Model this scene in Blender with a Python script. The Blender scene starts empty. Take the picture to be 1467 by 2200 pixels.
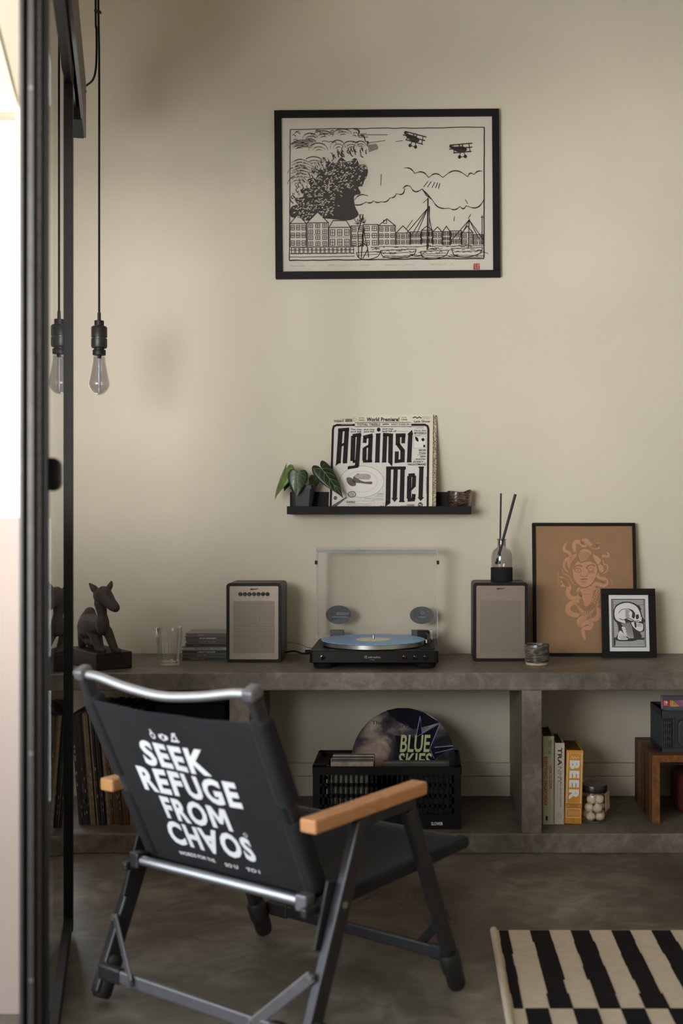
import bpy, bmesh, math, random
from mathutils import Vector, Matrix, noise as mnoise
random.seed(11)
PI = math.pi
scene = bpy.context.scene
C = scene.collection

# ------------------------------------------------------------------ camera
F, CX, CY, H = 2600.0, 900.0, 1100.0, 0.932      # focal length and principal point in pixels of the 1467x2200 frame, eye height
cd = bpy.data.cameras.new('camera'); cam = bpy.data.objects.new('camera', cd); C.objects.link(cam)
cam.location = (0, 0, H); cam.rotation_euler = (PI/2, 0, 0)
cd.sensor_fit = 'VERTICAL'; cd.sensor_width = 24; cd.sensor_height = 36
cd.lens = F/2200*36; cd.shift_x = -(CX-733.5)/2200; cd.clip_start = 0.05
cd.dof.use_dof = True; cd.dof.focus_distance = 3.55; cd.dof.aperture_fstop = 3.4
scene.camera = cam
# ------------------------------------------------------------------ world, light, exposure
def lin(r, g, b):
    f = lambda c: (c/12.92 if c <= .04045 else ((c+.055)/1.055)**2.4)
    return (f(r/255), f(g/255), f(b/255), 1)
w = bpy.data.worlds.new('sky'); scene.world = w; w.use_nodes = True
bg = w.node_tree.nodes['Background']; bg.inputs[0].default_value = (0.86, 0.93, 1.0, 1); bg.inputs[1].default_value = 4.5
def area(name, loc, target, sx, sy, energy, color, spread=180):
    l = bpy.data.lights.new(name, 'AREA'); l.shape = 'RECTANGLE'; l.size = sx; l.size_y = sy
    l.energy = energy; l.color = color; l.spread = math.radians(spread)
    o = bpy.data.objects.new(name, l); C.objects.link(o); o.location = loc
    o.rotation_euler = (Vector(target)-Vector(loc)).to_track_quat('-Z', 'Y').to_euler()
    return o
area('balcony_daylight', (-1.20, 0.85, 1.10), (0.10, 3.75, 1.78), 1.0, 0.75, 12.5, (1.0, 1.0, 1.0), 78)
area('terrace_daylight', (-1.5, -1.2, 1.38), (-.45, 3.75, 1.85), 1.0, 0.9, 9.5, (1.0, 0.98, 0.95), 57)
vs = scene.view_settings
vs.view_transform = 'Standard'; vs.look = 'None'; vs.gamma = 1; vs.use_curve_mapping = False; vs.exposure = -0.12

def W(px, py, d):                                  # point seen at a pixel, at depth d from the eye
    return Vector(((px-CX)/F*d, d, H-(py-CY)/F*d))

# ------------------------------------------------------------------ materials
MATS = {}
def nt(name):
    m = bpy.data.materials.new(name); m.use_nodes = True
    return m, m.node_tree.nodes, m.node_tree.links, m.node_tree.nodes['Principled BSDF']
def mat(name, rgb, rough=.5, metal=0.0, var=.12, scale=40.0, bump=0.0, bscale=None, spec=.5, sheen=0, coat=0, detail=4, stretch=(1, 1, 1)):
    if name in MATS: return MATS[name]
    m, n, l, b = nt(name)
    col = lin(*rgb)
    tc = n.new('ShaderNodeTexCoord'); mp = n.new('ShaderNodeMapping'); mp.inputs['Scale'].default_value = stretch
    l.new(tc.outputs['Object'], mp.inputs[0])
    nz = n.new('ShaderNodeTexNoise'); nz.inputs['Scale'].default_value = scale; nz.inputs['Detail'].default_value = detail
    l.new(mp.outputs[0], nz.inputs['Vector'])
    rp = n.new('ShaderNodeValToRGB'); rp.color_ramp.elements[0].position = .3; rp.color_ramp.elements[1].position = .7
    rp.color_ramp.elements[0].color = tuple(c*(1-var) for c in col[:3])+(1,)
    rp.color_ramp.elements[1].color = tuple(min(1, c*(1+var)) for c in col[:3])+(1,)
    l.new(nz.outputs[0], rp.inputs[0]); l.new(rp.outputs[0], b.inputs['Base Color'])
    b.inputs['Roughness'].default_value = rough; b.inputs['Metallic'].default_value = metal
    b.inputs['Specular IOR Level'].default_value = spec
    if coat: b.inputs['Coat Weight'].default_value = coat; b.inputs['Coat Roughness'].default_value = .08
    if sheen: b.inputs['Sheen Weight'].default_value = sheen
    if bump:
        n2 = n.new('ShaderNodeTexNoise'); n2.inputs['Scale'].default_value = bscale or scale*4; n2.inputs['Detail'].default_value = 5
        l.new(mp.outputs[0], n2.inputs['Vector'])
        bp = n.new('ShaderNodeBump'); bp.inputs['Strength'].default_value = bump; bp.inputs['Distance'].default_value = .002
        l.new(n2.outputs[0], bp.inputs['Height']); l.new(bp.outputs[0], b.inputs['Normal'])
    MATS[name] = m
    return m
def concrete(name, dark, mid, light, rough, scale, bump=.25):
    m, n, l, b = nt(name)
    tc = n.new('ShaderNodeTexCoord')
    a = n.new('ShaderNodeTexNoise'); a.inputs['Scale'].default_value = scale; a.inputs['Detail'].default_value = 9; a.inputs['Roughness'].default_value = .62; a.inputs['Distortion'].default_value = .9
    c = n.new('ShaderNodeTexNoise'); c.inputs['Scale'].default_value = scale*6; c.inputs['Detail'].default_value = 6; c.inputs['Distortion'].default_value = 1.5
    l.new(tc.outputs['Object'], a.inputs['Vector']); l.new(tc.outputs['Object'], c.inputs['Vector'])
    mx = n.new('ShaderNodeMath'); mx.operation = 'MULTIPLY_ADD'; mx.inputs[1].default_value = .35; l.new(c.outputs[0], mx.inputs[0])
    m2 = n.new('ShaderNodeMath'); m2.operation = 'MULTIPLY'; m2.inputs[1].default_value = .65; l.new(a.outputs[0], m2.inputs[0]); l.new(m2.outputs[0], mx.inputs[2])
    rp = n.new('ShaderNodeValToRGB'); e = rp.color_ramp.elements
    e[0].position = .34; e[0].color = lin(*dark); e[1].position = .66; e[1].color = lin(*light)
    k = e.new(.5); k.color = lin(*mid)
    l.new(mx.outputs[0], rp.inputs[0]); l.new(rp.outputs[0], b.inputs['Base Color'])
    rr = n.new('ShaderNodeMapRange'); rr.inputs[1].default_value = .3; rr.inputs[2].default_value = .7; rr.inputs[3].default_value = rough-.1; rr.inputs[4].default_value = rough+.12
    l.new(a.outputs[0], rr.inputs[0]); l.new(rr.outputs[0], b.inputs['Roughness'])
    bp = n.new('ShaderNodeBump'); bp.inputs['Strength'].default_value = bump; bp.inputs['Distance'].default_value = .003
    l.new(mx.outputs[0], bp.inputs['Height']); l.new(bp.outputs[0], b.inputs['Normal'])
    MATS[name] = m
    return m
def thin_glass(name, tint, gloss=.02, rough=0.0, milk=0.0, power=5.0, base=.04):
    m, n, l, b = nt(name); n.remove(b)
    out = n['Material Output']
    t = n.new('ShaderNodeBsdfTransparent'); t.inputs[0].default_value = tint+(1,)
    g = n.new('ShaderNodeBsdfGlossy'); g.inputs['Roughness'].default_value = rough; g.inputs[0].default_value = (1, 1, 1, 1)
    lw = n.new('ShaderNodeLayerWeight'); lw.inputs[0].default_value = .5
    p = n.new('ShaderNodeMath'); p.operation = 'POWER'; p.inputs[1].default_value = power; l.new(lw.outputs['Facing'], p.inputs[0])
    ma = n.new('ShaderNodeMath'); ma.operation = 'MULTIPLY_ADD'; ma.inputs[1].default_value = 1-base; ma.inputs[2].default_value = base; l.new(p.outputs[0], ma.inputs[0])
    mx = n.new('ShaderNodeMixShader'); l.new(ma.outputs[0], mx.inputs[0]); l.new(t.outputs[0], mx.inputs[1]); l.new(g.outputs[0], mx.inputs[2])
    last = mx
    if milk:
        d = n.new('ShaderNodeBsdfDiffuse'); d.inputs[0].default_value = (.8, .82, .86, 1)
        m2 = n.new('ShaderNodeMixShader'); m2.inputs[0].default_value = milk; l.new(mx.outputs[0], m2.inputs[1]); l.new(d.outputs[0], m2.inputs[2]); last = m2
    l.new(last.outputs[0], out.inputs[0])
    MATS[name] = m
    return m
def emit(name, rgb, s):
    m, n, l, b = nt(name); b.inputs['Base Color'].default_value = (.8, .8, .8, 1)
    b.inputs['Emission Color'].default_value = rgb+(1,); b.inputs['Emission Strength'].default_value = s
    MATS[name] = m
    return m
def wood(name, dark, light, scale=14, stretch=(1, 12, 12), rough=.5, spec=.4):
    m, n, l, b = nt(name)
    tc = n.new('ShaderNodeTexCoord'); mp = n.new('ShaderNodeMapping'); mp.inputs['Scale'].default_value = stretch; l.new(tc.outputs['Object'], mp.inputs[0])
    nz = n.new('ShaderNodeTexNoise'); nz.inputs['Scale'].default_value = scale; nz.inputs['Detail'].default_value = 6; nz.inputs['Distortion'].default_value = .6; l.new(mp.outputs[0], nz.inputs['Vector'])
    rp = n.new('ShaderNodeValToRGB'); rp.color_ramp.elements[0].color = lin(*dark); rp.color_ramp.elements[1].color = lin(*light)
    rp.color_ramp.elements[0].position = .3; rp.color_ramp.elements[1].position = .7
    l.new(nz.outputs[0], rp.inputs[0]); l.new(rp.outputs[0], b.inputs['Base Color']); b.inputs['Roughness'].default_value = rough; b.inputs['Specular IOR Level'].default_value = spec
    MATS[name] = m
    return m

M_WALL = mat('plaster', (206, 197, 179), .85, var=.045, scale=2.2, bump=.06, bscale=30, spec=.2)
M_CEIL = mat('ceiling_paint', (200, 190, 175), .9, var=.03, scale=3, spec=.2)
M_PINK = mat('parapet_paint', (164, 149, 140), .85, var=.03, scale=3, spec=.2)
M_CREAM = mat('cream_paint', (240, 228, 205), .8, var=.02, scale=3, spec=.2)
M_FLOOR = concrete('floor_concrete', (74, 67, 58), (104, 96, 85), (146, 138, 126), .36, 2.0, .15)
M_BENCH = concrete('bench_concrete', (74, 67, 59), (102, 94, 84), (136, 128, 116), .5, 4.0, .35)
M_BLACK = mat('black_satin', (24, 22, 22), .5, var=.1, spec=.3)
M_BLACKM = mat('black_matte', (22, 21, 21), .75, var=.15, spec=.2)
M_PLASTIC = mat('black_plastic', (14, 13, 13), .45, var=.1, spec=.22)
M_STEEL = mat('black_steel', (22, 21, 21), .5, var=.15, spec=.25)
M_ALU = mat('aluminium', (170, 170, 172), .3, metal=.9, var=.08, scale=20)
M_PAPER = mat('paper', (214, 205, 192), .8, var=.02, scale=8, spec=.2)
M_WHITE = mat('white_print', (235, 233, 232), .7, var=.02)
M_INK = mat('ink', (34, 29, 30), .7, var=.2, scale=300, spec=.2)
M_GLASS = thin_glass('pane_glass', (.975, .985, .975))

# ------------------------------------------------------------------ mesh builder
class MB:
    def __init__(s): s.v = []; s.f = []; s.m = []
    def add(s, vs, fs, k=0):
        o = len(s.v); s.v += [Vector(p) for p in vs]; s.f += [tuple(i+o for i in f) for f in fs]; s.m += [k]*len(fs)
        return s
    def box(s, x0, y0, z0, x1, y1, z1, k=0):
        v = [(x, y, z) for z in (z0, z1) for y in (y0, y1) for x in (x0, x1)]
        return s.add(v, [(0, 2, 3, 1), (4, 5, 7, 6), (0, 1, 5, 4), (2, 6, 7, 3), (0, 4, 6, 2), (1, 3, 7, 5)], k)
    def obox(s, c, a, b, d, k=0):
        c, a, b, d = map(Vector, (c, a, b, d))
        v = [c+a*i+b*j+d*h for h in (-1, 1) for j in (-1, 1) for i in (-1, 1)]
        return s.add(v, [(0, 2, 3, 1), (4, 5, 7, 6), (0, 1, 5, 4), (2, 6, 7, 3), (0, 4, 6, 2), (1, 3, 7, 5)], k)
    def beam(s, p, q, wd, ht, up=(0, 0, 1), k=0):        # bar of rectangular section; ht is along up
        p, q = Vector(p), Vector(q); t = (q-p).normalized(); up = Vector(up)
        sd = t.cross(up).normalized(); u2 = sd.cross(t).normalized()
        return s.obox((p+q)/2, (q-p)/2, sd*wd/2, u2*ht/2, k)
    def tube(s, pts, r, n=10, caps=True, k=0):
        pts = [Vector(p) for p in pts]; N = len(pts); rs = r if isinstance(r, (list, tuple)) else [r]*N
        t0 = (pts[1]-pts[0]).normalized(); ref = Vector((0, 0, 1)) if abs(t0.z) < .9 else Vector((1, 0, 0))
        nrm = t0.cross(ref).normalized(); vs = []
        for i, p in enumerate(pts):
            t = (pts[min(i+1, N-1)]-pts[max(i-1, 0)]).normalized()
            nrm = (nrm-t*nrm.dot(t)).normalized(); b = t.cross(nrm)
            for j in range(n):
                a = 2*PI*j/n; vs.append(p+(nrm*math.cos(a)+b*math.sin(a))*rs[i])
        fs = [(i*n+j, i*n+(j+1) % n, (i+1)*n+(j+1) % n, (i+1)*n+j) for i in range(N-1) for j in range(n)]
        if caps: fs += [tuple(range(n-1, -1, -1)), tuple((N-1)*n+j for j in range(n))]
        return s.add(vs, fs, k)
    def lathe(s, prof, n=32, c=(0, 0, 0), caps=True, k=0, wob=None):
        vs = []
        for i, (r, z) in enumerate(prof):
            for j in range(n):
                a = 2*PI*j/n; rr, zz = (r, z) if wob is None else wob(r, z, a, i)
                vs.append((c[0]+rr*math.cos(a), c[1]+rr*math.sin(a), c[2]+zz))
        N = len(prof)
        fs = [(i*n+j, i*n+(j+1) % n, (i+1)*n+(j+1) % n, (i+1)*n+j) for i in range(N-1) for j in range(n)]
        if caps: fs += [tuple(range(n-1, -1, -1)), tuple((N-1)*n+j for j in range(n))]
        return s.add(vs, fs, k)
    def prism(s, poly, d0, d1, ax=('x', 'z', 'y'), k=0, org=(0, 0, 0), U=None, V=None, Wd=None):
        E = {'x': Vector((1, 0, 0)), 'y': Vector((0, 1, 0)), 'z': Vector((0, 0, 1))}
        U = U or E[ax[0]]; V = V or E[ax[1]]; Wd = Wd or E[ax[2]]; o = Vector(org); n = len(poly)
        vs = [o+U*p[0]+V*p[1]+Wd*d for d in (d0, d1) for p in poly]
        fs = [tuple(range(n)), tuple(range(2*n-1, n-1, -1))]+[(i, i+n, (i+1) % n+n, (i+1) % n) for i in range(n)]
        return s.add(vs, fs, k)
    def ball(s, c, rx, ry=None, rz=None, n=14, rot=None, k=0):
        ry = ry or rx; rz = rz or rx; vs = []; R = rot or Matrix.Identity(3); c = Vector(c); m = n//2
        for i in range(1, m):
            for j in range(n):
                a = PI*i/m; b = 2*PI*j/n
                vs.append(c+R @ Vector((rx*math.sin(a)*math.cos(b), ry*math.sin(a)*math.sin(b), rz*math.cos(a))))
        vs += [c+R @ Vector((0, 0, rz)), c+R @ Vector((0, 0, -rz))]
        q = len(vs)
        fs = [(i*n+j, (i+1)*n+j, (i+1)*n+(j+1) % n, i*n+(j+1) % n) for i in range(m-2) for j in range(n)]
        fs += [(q-2, j, (j+1) % n) for j in range(n)]+[(q-1, (m-2)*n+(j+1) % n, (m-2)*n+j) for j in range(n)]
        return s.add(vs, fs, k)
    def grid(s, nu, nv, fn, thick=None, k=0):
        vs = [fn(i/nu, j/nv) for j in range(nv+1) for i in range(nu+1)]
        fs = [(j*(nu+1)+i, j*(nu+1)+i+1, (j+1)*(nu+1)+i+1, (j+1)*(nu+1)+i) for j in range(nv) for i in range(nu)]
        return s.add(vs, fs, k)
    def build(s, name, mats, parent=None, world=False, origin=None, smooth=40, bevel=0, segs=2, recalc=True):
        me = bpy.data.meshes.new(name)
        vs = s.v
        if world and parent is not None:
            Mi = PM[parent.name].inverted(); vs = [Mi @ p for p in vs]
        if origin is not None:
            o3 = Vector(origin); vs = [p-o3 for p in vs]
        me.from_pydata([tuple(p) for p in vs], [], s.f)
        mats = mats if isinstance(mats, (list, tuple)) else [mats]
        for m in mats: me.materials.append(m)
        if len(mats) > 1: me.polygons.foreach_set('material_index', s.m)
        if recalc:
            bm = bmesh.new(); bm.from_mesh(me); bmesh.ops.recalc_face_normals(bm, faces=bm.faces); bm.to_mesh(me); bm.free()
        if smooth:
            me.shade_smooth(); me.set_sharp_from_angle(angle=math.radians(smooth))
        o = bpy.data.objects.new(name, me); C.objects.link(o)
        if origin is not None: o.location = origin
        if parent is not None: o.parent = parent
        if bevel:
            b = o.modifiers.new('bevel', 'BEVEL'); b.width = bevel; b.segments = segs; b.limit_method = 'ANGLE'
        return o
PM = {}
def tag(o, label, cat, group=None):
    o['label'] = label; o['category'] = cat
    if group: o['group'] = group
    return o
def thing(name, label, cat, loc=(0, 0, 0), rotz=0.0, group=None, R=None):
    o = bpy.data.objects.new(name, None); C.objects.link(o); o.empty_display_size = .05
    o.location = loc
    M = Matrix.Translation(loc) @ (R.to_4x4() if R else Matrix.Rotation(rotz, 4, 'Z'))
    o.rotation_euler = M.to_euler(); PM[o.name] = M
    return tag(o, label, cat, group) if label else o
def struct(o): o['kind'] = 'structure'; return o
def rrect(w2, h2, r, n=5, cx=0, cy=0):
    p = []
    for (sx, sy, a0) in ((1, 1, 0), (-1, 1, 90), (-1, -1, 180), (1, -1, 270)):
        for i in range(n+1):
            a = math.radians(a0+90*i/n); p.append((cx+sx*(w2-r)+r*math.cos(a), cy+sy*(h2-r)+r*math.sin(a)))
    return p
def cr(pts, n=6, closed=False):                     # smooth curve through points
    P = [Vector(p) for p in pts]; out = []; N = len(P)
    for i in range(N if closed else N-1):
        if closed: a, b, c, d = P[(i-1) % N], P[i], P[(i+1) % N], P[(i+2) % N]
        else: a, b, c, d = P[max(i-1, 0)], P[i], P[i+1], P[min(i+2, N-1)]
        for j in range(n):
            t = j/n
            out.append(.5*((2*b)+(c-a)*t+(2*a-5*b+4*c-d)*t*t+(3*b-a-3*c+d)*t**3))
    if not closed: out.append(P[-1])
    return out

# ------------------------------------------------------------------ flat print: strokes, fills and lettering in a plane
TXT = {}
def text2d(s, bold=0.0):
    key = (s, bold)
    if key not in TXT:
        cu = bpy.data.curves.new('lettering', 'FONT'); cu.body = s; cu.size = 1; cu.offset = bold; cu.resolution_u = 3; cu.space_character = 1.0+max(0, bold-.02)*7; cu.fill_mode = 'FRONT'
        o = bpy.data.objects.new('lettering', cu); C.objects.link(o)
        dg = bpy.context.evaluated_depsgraph_get(); me = o.evaluated_get(dg).to_mesh()
        v = [(p.co.x, p.co.y) for p in me.vertices]; f = [tuple(p.vertices) for p in me.polygons]
        o.evaluated_get(dg).to_mesh_clear(); bpy.data.objects.remove(o); bpy.data.curves.remove(cu)
        TXT[key] = (v, f)
    return TXT[key]
class Art:
    def __init__(s, k=1.0): s.v = []; s.f = []; s.k = k
    def poly(s, pts):
        o = len(s.v); s.v += [(p[0], p[1]) for p in pts]; s.f.append(tuple(range(o, o+len(pts)))); return s
    def stroke(s, pts, wd, closed=False):
        P = [Vector((p[0], p[1])) for p in pts]; N = len(P)
        if N < 2: return s
        ws = [x_*s.k for x_ in wd] if isinstance(wd, (list, tuple)) else [wd*s.k]*N
        if len(ws) != N: ws = [ws[min(len(ws)-1, int(i/(N-1)*(len(ws)-1)+.5))] for i in range(N)]
        o = len(s.v)
        for i, p in enumerate(P):
            a = P[(i-1) % N] if (closed or i > 0) else p; b = P[(i+1) % N] if (closed or i < N-1) else p
            t = b-a; t = t.normalized() if t.length > 1e-9 else Vector((1, 0)); n = Vector((-t.y, t.x))*ws[i]/2
            if 0 < i < N-1 or closed:
                t1 = (p-a).normalized(); t2 = (b-p).normalized(); c = max(.5, math.sqrt(max(0, (1+t1.dot(t2))/2))); n = n/c
            s.v += [tuple(p+n), tuple(p-n)]
        for i in range(N if closed else N-1):
            j = (i+1) % N; s.f.append((o+2*i, o+2*i+1, o+2*j+1, o+2*j))
        return s
    def line(s, x0, y0, x1, y1, wd): return s.stroke([(x0, y0), (x1, y1)], wd)
    def curve(s, pts, wd, n=6, closed=False): return s.stroke([(p[0], p[1]) for p in cr([(q[0], q[1], 0) for q in pts], n, closed)], wd, closed)
    def blob(s, pts, n=5): return s.poly([(p[0], p[1]) for p in cr([(q[0], q[1], 0) for q in pts], n, True)])
    def rect(s, x0, y0, x1, y1): return s.poly([(x0, y0), (x1, y0), (x1, y1), (x0, y1)])
    def frame(s, x0, y0, x1, y1, wd): return s.stroke([(x0, y0), (x1, y0), (x1, y1), (x0, y1)], wd, True)
    def oval(s, cx, cy, rx, ry, n=20): return s.poly([(cx+rx*math.cos(2*PI*i/n), cy+ry*math.sin(2*PI*i/n)) for i in range(n)])
    def ring(s, cx, cy, rx, ry, wd, n=24): return s.stroke([(cx+rx*math.cos(2*PI*i/n), cy+ry*math.sin(2*PI*i/n)) for i in range(n)], wd, True)
    def text(s, t, x0, y0, x1, y1, bold=0.0, flip=True, rot=0, mirror=False, shear=0):   # fit lettering into a box; y runs down when flip
        v, f = text2d(t, bold)
        if not v: return s
        ax, bx = min(p[0] for p in v), max(p[0] for p in v); ay, by = min(p[1] for p in v), max(p[1] for p in v)
        o = len(s.v)
        for p in v:
            u = (p[0]-ax)/(bx-ax); q = (p[1]-ay)/(by-ay)
            if mirror: u = 1-u
            if rot == 90: u, q = q, 1-u            # reads downwards
            if rot == 180: u, q = 1-u, 1-q
            s.v.append((x0+(x1-x0)*u+shear*q, (y1+(y0-y1)*q) if flip else (y0+(y1-y0)*q)))
        s.f += [tuple(i+o for i in g) for g in f]
        return s
    def build(s, name, m, parent, fn):
        me = bpy.data.meshes.new(name); me.from_pydata([tuple(fn(*p)) for p in s.v], [], s.f); me.materials.append(m)
        o = bpy.data.objects.new(name, me); C.objects.link(o); o.parent = parent
        if name in STUFF: o['kind'] = 'stuff'
        return o
STUFF = ('plate_print', 'pale_print', 'grey_print', 'white_cuts', 'pencil_signature', 'seal_mark', 'house_fill', 'woodcut_drawing', 'white_hatching', 'skull_white', 'skull_shading', 'tan_print', 'brown_print', 'knob_marks', 'box_print', 'dark_band', 'spine_print', 'black_lettering', 'grey_lettering', 'reversed_lettering', 'star_outline', 'dark_sky_print')
def plane_map(cx, cy, k, y):                         # zoomed drawing coordinates -> local x,z at depth y
    return lambda u, v: ((u-cx)*k, y, -(v-cy)*k)

# ================================================================== THE ROOM
YW = 3.75
struct(MB().box(-3.2, -2.3, -.08, 2.4, 3.9, 0).build('floor', M_FLOOR, smooth=0))
struct(MB().box(-1.14, YW, 0, 2.4, YW+.14, 2.8).build('wall_back', M_WALL, smooth=0))
struct(MB().box(2.3, -2.3, 0, 2.4, YW, 2.8).build('wall_right', M_WALL, smooth=0))
struct(MB().box(-1.9, -2.4, 0, 2.4, -2.3, 2.8).build('wall_front', M_WALL, smooth=0))
struct(MB().box(-1.9, -2.4, 2.8, 2.4, 3.9, 2.9).build('ceiling', M_CEIL, smooth=0))
struct(MB().box(-1.85, 2.2, 0, -1.72, 4.6, 2.8).build('wall_left_sky_block', M_PINK, smooth=0))  # unseen wall, added to keep side sky light off the back wall
bb = MB().box(-1.12, YW-.012, .046, 2.3, YW+.002, .116).build('baseboard_back', M_WALL, smooth=0, bevel=.002)
struct(bb)
struct(MB().box(-1.12, YW-.02, .118, 2.3, YW+.002, .157).build('trim_1', M_WALL, smooth=0, bevel=.002))
# balcony side: parapet with a bright window above it, beam over the door
DX, DY = -.2431, 1.0                                  # direction of the sliding door
dn = math.hypot(DX, DY); T = Vector((DX/dn, DY/dn, 0)); NR = Vector((DY/dn, -DX/dn, 0))   # along the door, and its room side
YP = .932*F/(2178-CY)
xr = -.74
struct(MB().box(-2.9, YP, 0, -.735, YP+.10, .921).build('wall_balcony', M_PINK, smooth=0))
zt = H+870/F*YP
win = MB()
win.box(-2.9, YP+.02, .921, -.700, YP+.06, .935); win.box(-2.9, YP+.02, zt, -.70, YP+.08, zt+.02)
win.box((33-CX)/F*YP, YP+.005, .93, -.70, YP+.07, zt)
wo = struct(win.build('window_1', M_CREAM, smooth=0))
MB().box(-2.9, YP+.03, .93, (33-CX)/F*YP+.01, YP+.034, zt).build('pane', thin_glass('window_glass', (.98, .98, .98)), wo, smooth=0)
struct(MB().box(-2.9, YP, zt+.02, -.735, YP+.10, 2.8).build('wall_over_window', M_CREAM, smooth=0))
pb = W(38, 228, YP); pa = pb-T*2.2
q = [pa, pb, pb-NR*.9, pa-NR*.9]
bm_ = MB().add([(p.x, p.y, zt) for p in q]+[(p.x, p.y, zt+.022) for p in q], [(0, 1, 2, 3), (7, 6, 5, 4), (0, 4, 5, 1), (1, 5, 6, 2), (2, 6, 7, 3), (3, 7, 4, 0)])
struct(bm_.build('trim_soffit', M_CREAM, smooth=0))

# ------------------------------------------------------------------ sliding glass door
A = Vector(((158-CX)/F*2.683, 2.683, 0)); dlen = (2.683-1.81)*dn
door = struct(thing('door_1', None, None, A-T*dlen, math.atan2(T.y, T.x)))     # local x runs along the door to its far end, local y to the balcony
ZT = 1.869
TH = .040
dm = MB().box(-.03, 0, .012, .012, TH, ZT+.05)
dm.build('stile', M_STEEL, door, smooth=0, bevel=.001)
fs = MB().box(dlen-.035, 0, .012, dlen, TH, ZT+.05).build('stile', M_STEEL, door, smooth=0, bevel=.001)
MB().box(.012, .002, ZT, dlen-.035, TH-.002, ZT+.05).build('rail', M_STEEL, door, smooth=0)
MB().box(.012, .002, .012, dlen-.035, TH-.002, .05).build('rail', M_STEEL, door, smooth=0)
MB().box(.010, .010, .045, dlen-.033, .016, ZT+.005).build('pane', M_GLASS, door, smooth=0)
MB().box(-.036, .0085, .02, -.028, .0150, ZT+.04).build('brush_seal', mat('brush_pile', (48, 41, 38), .95, var=.5, scale=260, bump=.8), door, smooth=0)
MB().box(-.042, .0185, .02, -.028, .0265, ZT+.04).build('edge_channel', mat('bare_steel', (84, 82, 80), .45, metal=.5), door, smooth=0, bevel=.001)
MB().box(-.040, .0335, .02, -.028, .0385, ZT+.04).build('edge_channel', MATS['bare_steel'], door, smooth=0, bevel=.001)
hz0, hz1 = H+(1100-1053)/F*1.76, H+(1100-980)/F*1.76
MB().prism(rrect((hz1-hz0)/2, .014, .012, 4, (hz0+hz1)/2, -.004), .0, .026, org=(0, 0, 0), U=Vector((0, 0, 1)), V=Vector((0, 1, 0)), Wd=Vector((1, 0, 0))).build('pull_handle', M_BLACK, door, smooth=30)
for z in (H-(1632-CY)/F*1.72, 1.55, .25):
    MB().tube([(-.044, .0225, z), (-.040, .0225, z)], .0035, 10).build('screw', M_ALU, door)
# overhead track
tb = W(185, 296, 3.3)
tr = thing('door_track', 'dark steel overhead track that the glass door hangs from', 'door track', (tb.x, tb.y, tb.z), math.atan2(T.y, T.x))
MB().box(-2.6, .0, .0, 0, .008, .143).build('side_plate', mat('track_bronze', (54, 46, 40), .35, metal=.5), tr, smooth=0)
MB().box(-2.6, .052, .0, 0, .060, .143).build('side_plate', M_STEEL, tr, smooth=0)
MB().box(-2.6, .008, .123, 0, .052, .143).build('top_plate', M_STEEL, tr, smooth=0)
MB().box(-.16, .006, -.002, .002, .054, .125).build('end_cap', M_BLACKM, tr, smooth=0)
MB().box(-2.6, .020, .03, -.15, .040, .05).build('runner', mat('track_alu', (120, 118, 112), .35, metal=.7), tr, smooth=0)
for x in (-.08, -.5, -.95): MB().tube([(x, -.004, .10), (x, .002, .10)], .004, 8).build('bolt', M_ALU, tr)
for x in (-.72, -1.35):
    MB().box(x-.012, .022, -.09, x+.012, .038, .04).build('hanger', M_STEEL, tr, smooth=0)

# ------------------------------------------------------------------ pendant lamp and the cable beside it
PD = 3.3; K = PD/F
base = W(213, 848.6, PD)
pend = thing('pendant_lamp', 'bare teardrop bulb hanging from a black cord beside the glass door', 'pendant lamp', (base.x, base.y, base.z))
zz = lambda py: (848.6-py)*K
MB().tube(cr([(0, 0, zz(676)), (0, 0, zz(400)), (0, 0, zz(130)), (-.002, 0, zz(30)), (-.003, 0, zz(-150)), (0, 0, 2.8-base.z)], 5), .0030, 8).build('cord', M_BLACKM, pend)
MB().lathe([(.0045, zz(672)), (.0048, zz(689))], 14).build('strain_relief', M_BLACK, pend)
MB().lathe([(.0128, zz(689)), (.0128, zz(701))], 28).build('cap', M_BLACK, pend, bevel=.0006)
M_SOCK = mat('knurled_black', (44, 42, 41), .42, metal=.4, var=.2, scale=900)
MB().lathe([(.013, zz(700)), (.0185, zz(701)), (.0215, zz(704)), (.0215, zz(724.6)), (.0195, zz(725.5))], 36).build('grip', M_SOCK, pend)
MB().lathe([(.0190, zz(724.5)), (.0190, zz(728))], 30).build('groove_ring', mat('gunmetal', (92, 88, 84), .35, metal=.8), pend)
MB().lathe([(.0195, zz(727)), (.0215, zz(728)), (.0215, zz(745)), (.0195, zz(748)), (.0138, zz(748.6))], 36).build('grip', M_SOCK, pend)
MB().lathe([(.0138, zz(748)), (.0138, zz(752.5))], 28).build('neck', M_BLACK, pend)
MB().lathe([(.0168, zz(752)), (.0176, zz(753)), (.0176, zz(762)), (.0168, zz(763.4))], 32).build('collar', M_BLACK, pend)
MB().lathe([(.0062, zz(770)), (.0062, zz(762))], 16).build('plug', M_BLACKM, pend)
prof = [(.0005, 0), (.0075, .0012), (.014, .0046), (.0200, .0105), (.0245, .0180), (.0272, .0245), (.0281, .0300), (.0272, .0370), (.0252, .0470), (.0225, .0600), (.0195, .0760), (.0172, .0905), (.0160, .1050)]
pr2 = []
for i in range(len(prof)-1):
    for j in range(3):
        t = j/3; pr2.append((prof[i][0]*(1-t)+prof[i+1][0]*t, prof[i][1]*(1-t)+prof[i+1][1]*t))
pr2.append(prof[-1])
MB().lathe(pr2, 40, caps=False).build('bulb', thin_glass('smoked_glass', (.66, .655, .66), base=.05, power=3.2), pend)
MB().lathe([(.0046, .004), (.0052, .006), (.0052, zz(766))], 14).build('light_guide', thin_glass('resin', (.82, .82, .86), base=.10, milk=.22), pend)
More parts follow.
